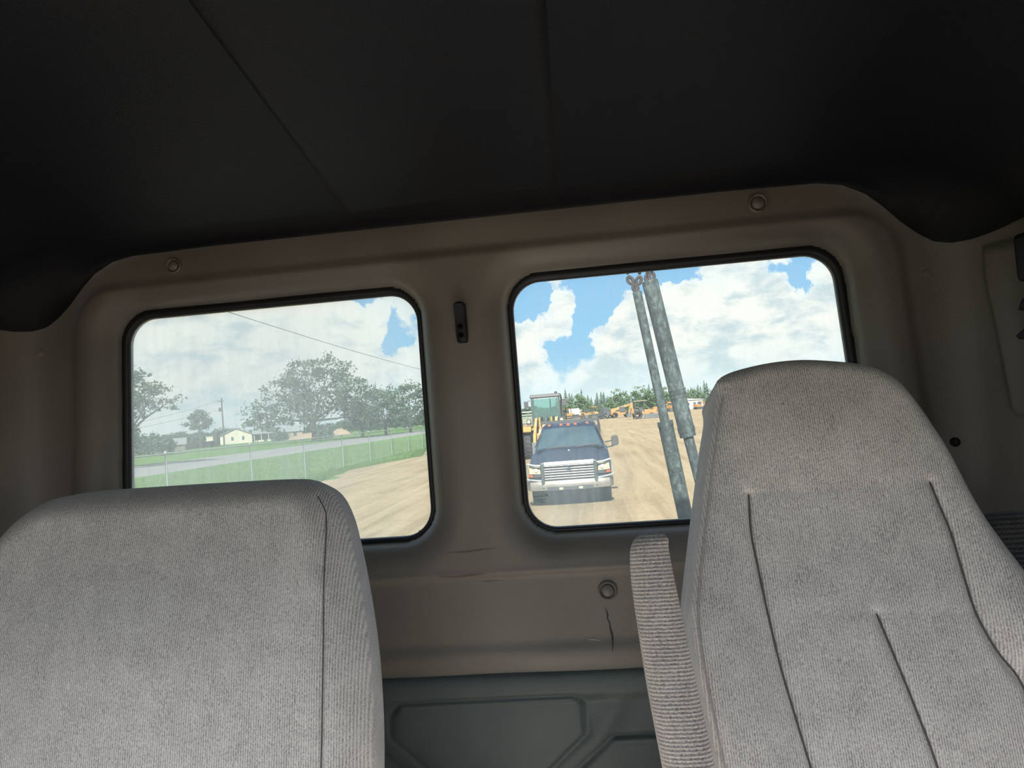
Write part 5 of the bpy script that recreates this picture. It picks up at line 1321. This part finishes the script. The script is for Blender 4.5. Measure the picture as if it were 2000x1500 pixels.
shed('cottage', 'small tan cottage at the right of the porch', 562, 230, 9, 2.4, 1.8, 'tan_wall', 'roof_shingle', .3)
b = gnd(410.5, 205); m = MB(); m.box((-1.0, 1.0), (-1.0, 1.0), (0, 2.6)); m.box((-1.1, 1.1), (-1.1, 1.1), (2.55, 2.75))
o = m.build('pump_shed', 'cream_siding', loc=b); tag(o, 'tiny cream shed standing left of the cream house', 'shed')
def plank_fence():
    a, c = gnd(285, 150), gnd(428, 195); t = thing('plank_fence', 'weathered plank fence in front of the low bungalows', 'fence', a)
    d = (c-a); n = 90; u = d.normalized(); 
    proto = None
    for i in range(n):
        p = d*(i/n)
        if proto is None:
            m = MB(); m.box((-.27, .27), (-.02, .02), (0, 1.55)); proto = m.build('plank', 'wood_fence', t); o_ = proto
        else: o_ = proto.copy(); COL.objects.link(o_); o_.parent = t
        o_.location = p; o_.rotation_euler = (0, 0, math.atan2(u.y, u.x)); o_.scale = (1, 1, .92+.12*((i*37) % 10)/10)
    for z in (.35, 1.2):
        m = MB(); m.tube([(0, .06, z), (d.x, d.y+.06, z)], .05, 4); m.build('rail', 'wood_fence', t)
plank_fence()
def dirt_mound(label, pxx, y, w, h, seed):
    rnd = random.Random(seed); b = gnd(pxx, y); V = []; F = []; nu, nr = 28, 8
    V.append((0, 0, h))
    for r in range(1, nr+1):
        for k in range(nu):
            a = 2*math.pi*k/nu; q = r/nr; rr = w*q*(1+.14*math.sin(3*a+seed)+.06*rnd.random()); V.append((rr*math.cos(a), rr*.6*math.sin(a), (h*(1-q*q)**1.2*(1+.15*rnd.random())) if r < nr else -.05))
    for k in range(nu): F.append((0, 1+k, 1+(k+1) % nu))
    for r in range(nr-1):
        for k in range(nu): F.append((1+r*nu+k, 1+(r+1)*nu+k, 1+(r+1)*nu+(k+1) % nu, 1+r*nu+(k+1) % nu))
    tag(link('dirt_mound', V, F, 'dirt_orange', None, True, b), label, 'mound')
dirt_mound('long low orange dirt mound right of the cottage', 600, 200, 6.5, 1.5, 1)
dirt_mound('small bright orange dirt mound below the large oak', 662, 210, 3.6, 2.0, 2)
def utility_pole():
    y = 185; b = at(437.5, 860, y); t = thing('utility_pole', 'wooden utility pole with a transformer beside the cream house', 'pole', (b.x, y, 0)); H = 12.6
    m = MB(); m.tube([(0, 0, -.2), (0, 0, H)], [.24, .15], 10); m.build('pole', 'pole_wood', t, True)
    m = MB(); m.box((-1.0, .45), (-.08, .08), (H-1.05, H-.85)); m.build('crossarm', 'pole_wood', t)
    m = MB(); m.lathe([(.001, 0), (.32, 0), (.34, .1), (.34, .95), (.2, 1.05), (.001, 1.05)], (-.62, 0, H-3.6), 'z', 14); m.build('transformer', 'machine_grey', t, True)
    for x in (-.9, -.4, .38): m = MB(); m.lathe([(.05, 0), (.09, .08), (.05, .16), (.08, .24), (.001, .3)], (x, 0, H-.86), 'z', 8); m.build('insulator', 'machine_grey', t, True)
    return Vector((b.x, y, 0)), H
up, UH = utility_pole()
def wire(name, label, a, c, sag, r):
    a, c = Vector(a), Vector(c); m = MB(); n = 24
    m.tube([a.lerp(c, i/n)-Vector((0, 0, sag*4*(i/n)*(1-i/n))) for i in range(n+1)], r, 6)
    tag(m.build(name, 'wire_black', None, True), label, 'wire')
wire('power_line', 'upper thin power line running left from the utility pole', up+Vector((-.9, 0, UH-.6)), at(200, 838, 120), .6, .028)
wire('power_line', 'lower thin power line running left from the transformer pole', up+Vector((0, 0, UH-3.0)), at(200, 850, 120), .2, .028)
wire('overhead_cable', 'dark overhead cable crossing the clouds of the left window', (-20.6, 16, EYE+8.15), (-20.0, 150, EYE+6.9), 1.15, .022)
# low dark woods closing the view on the left
def left_woods():
    rnd = random.Random(5); proto = None
    for i, pxx in enumerate(range(250, 1090, 15)):
        d = rnd.uniform(330, 380); p = gnd(pxx+rnd.uniform(-4, 4), d)
        if proto is None:
            proto = broad_tree('wood_tree', 'small round tree of the low woods far behind the houses', p, [(-2.5, 0, 4, 3.4, 3, 3.0), (2.5, 0, 4, 3.4, 3, 3.0), (0, 0, 6, 3.0, 3, 2.6)], .2, 3, 60, 26, .5, .7, 'pine_leaf', seed=5, group='trees of the low woods'); o_ = proto
        else: o_ = copy_tree(proto)
        o_.location = p; s = rnd.uniform(.5, .8); o_.scale = (s*1.3, s, s); o_.rotation_euler = (0, 0, rnd.random()*6.28)
left_woods()
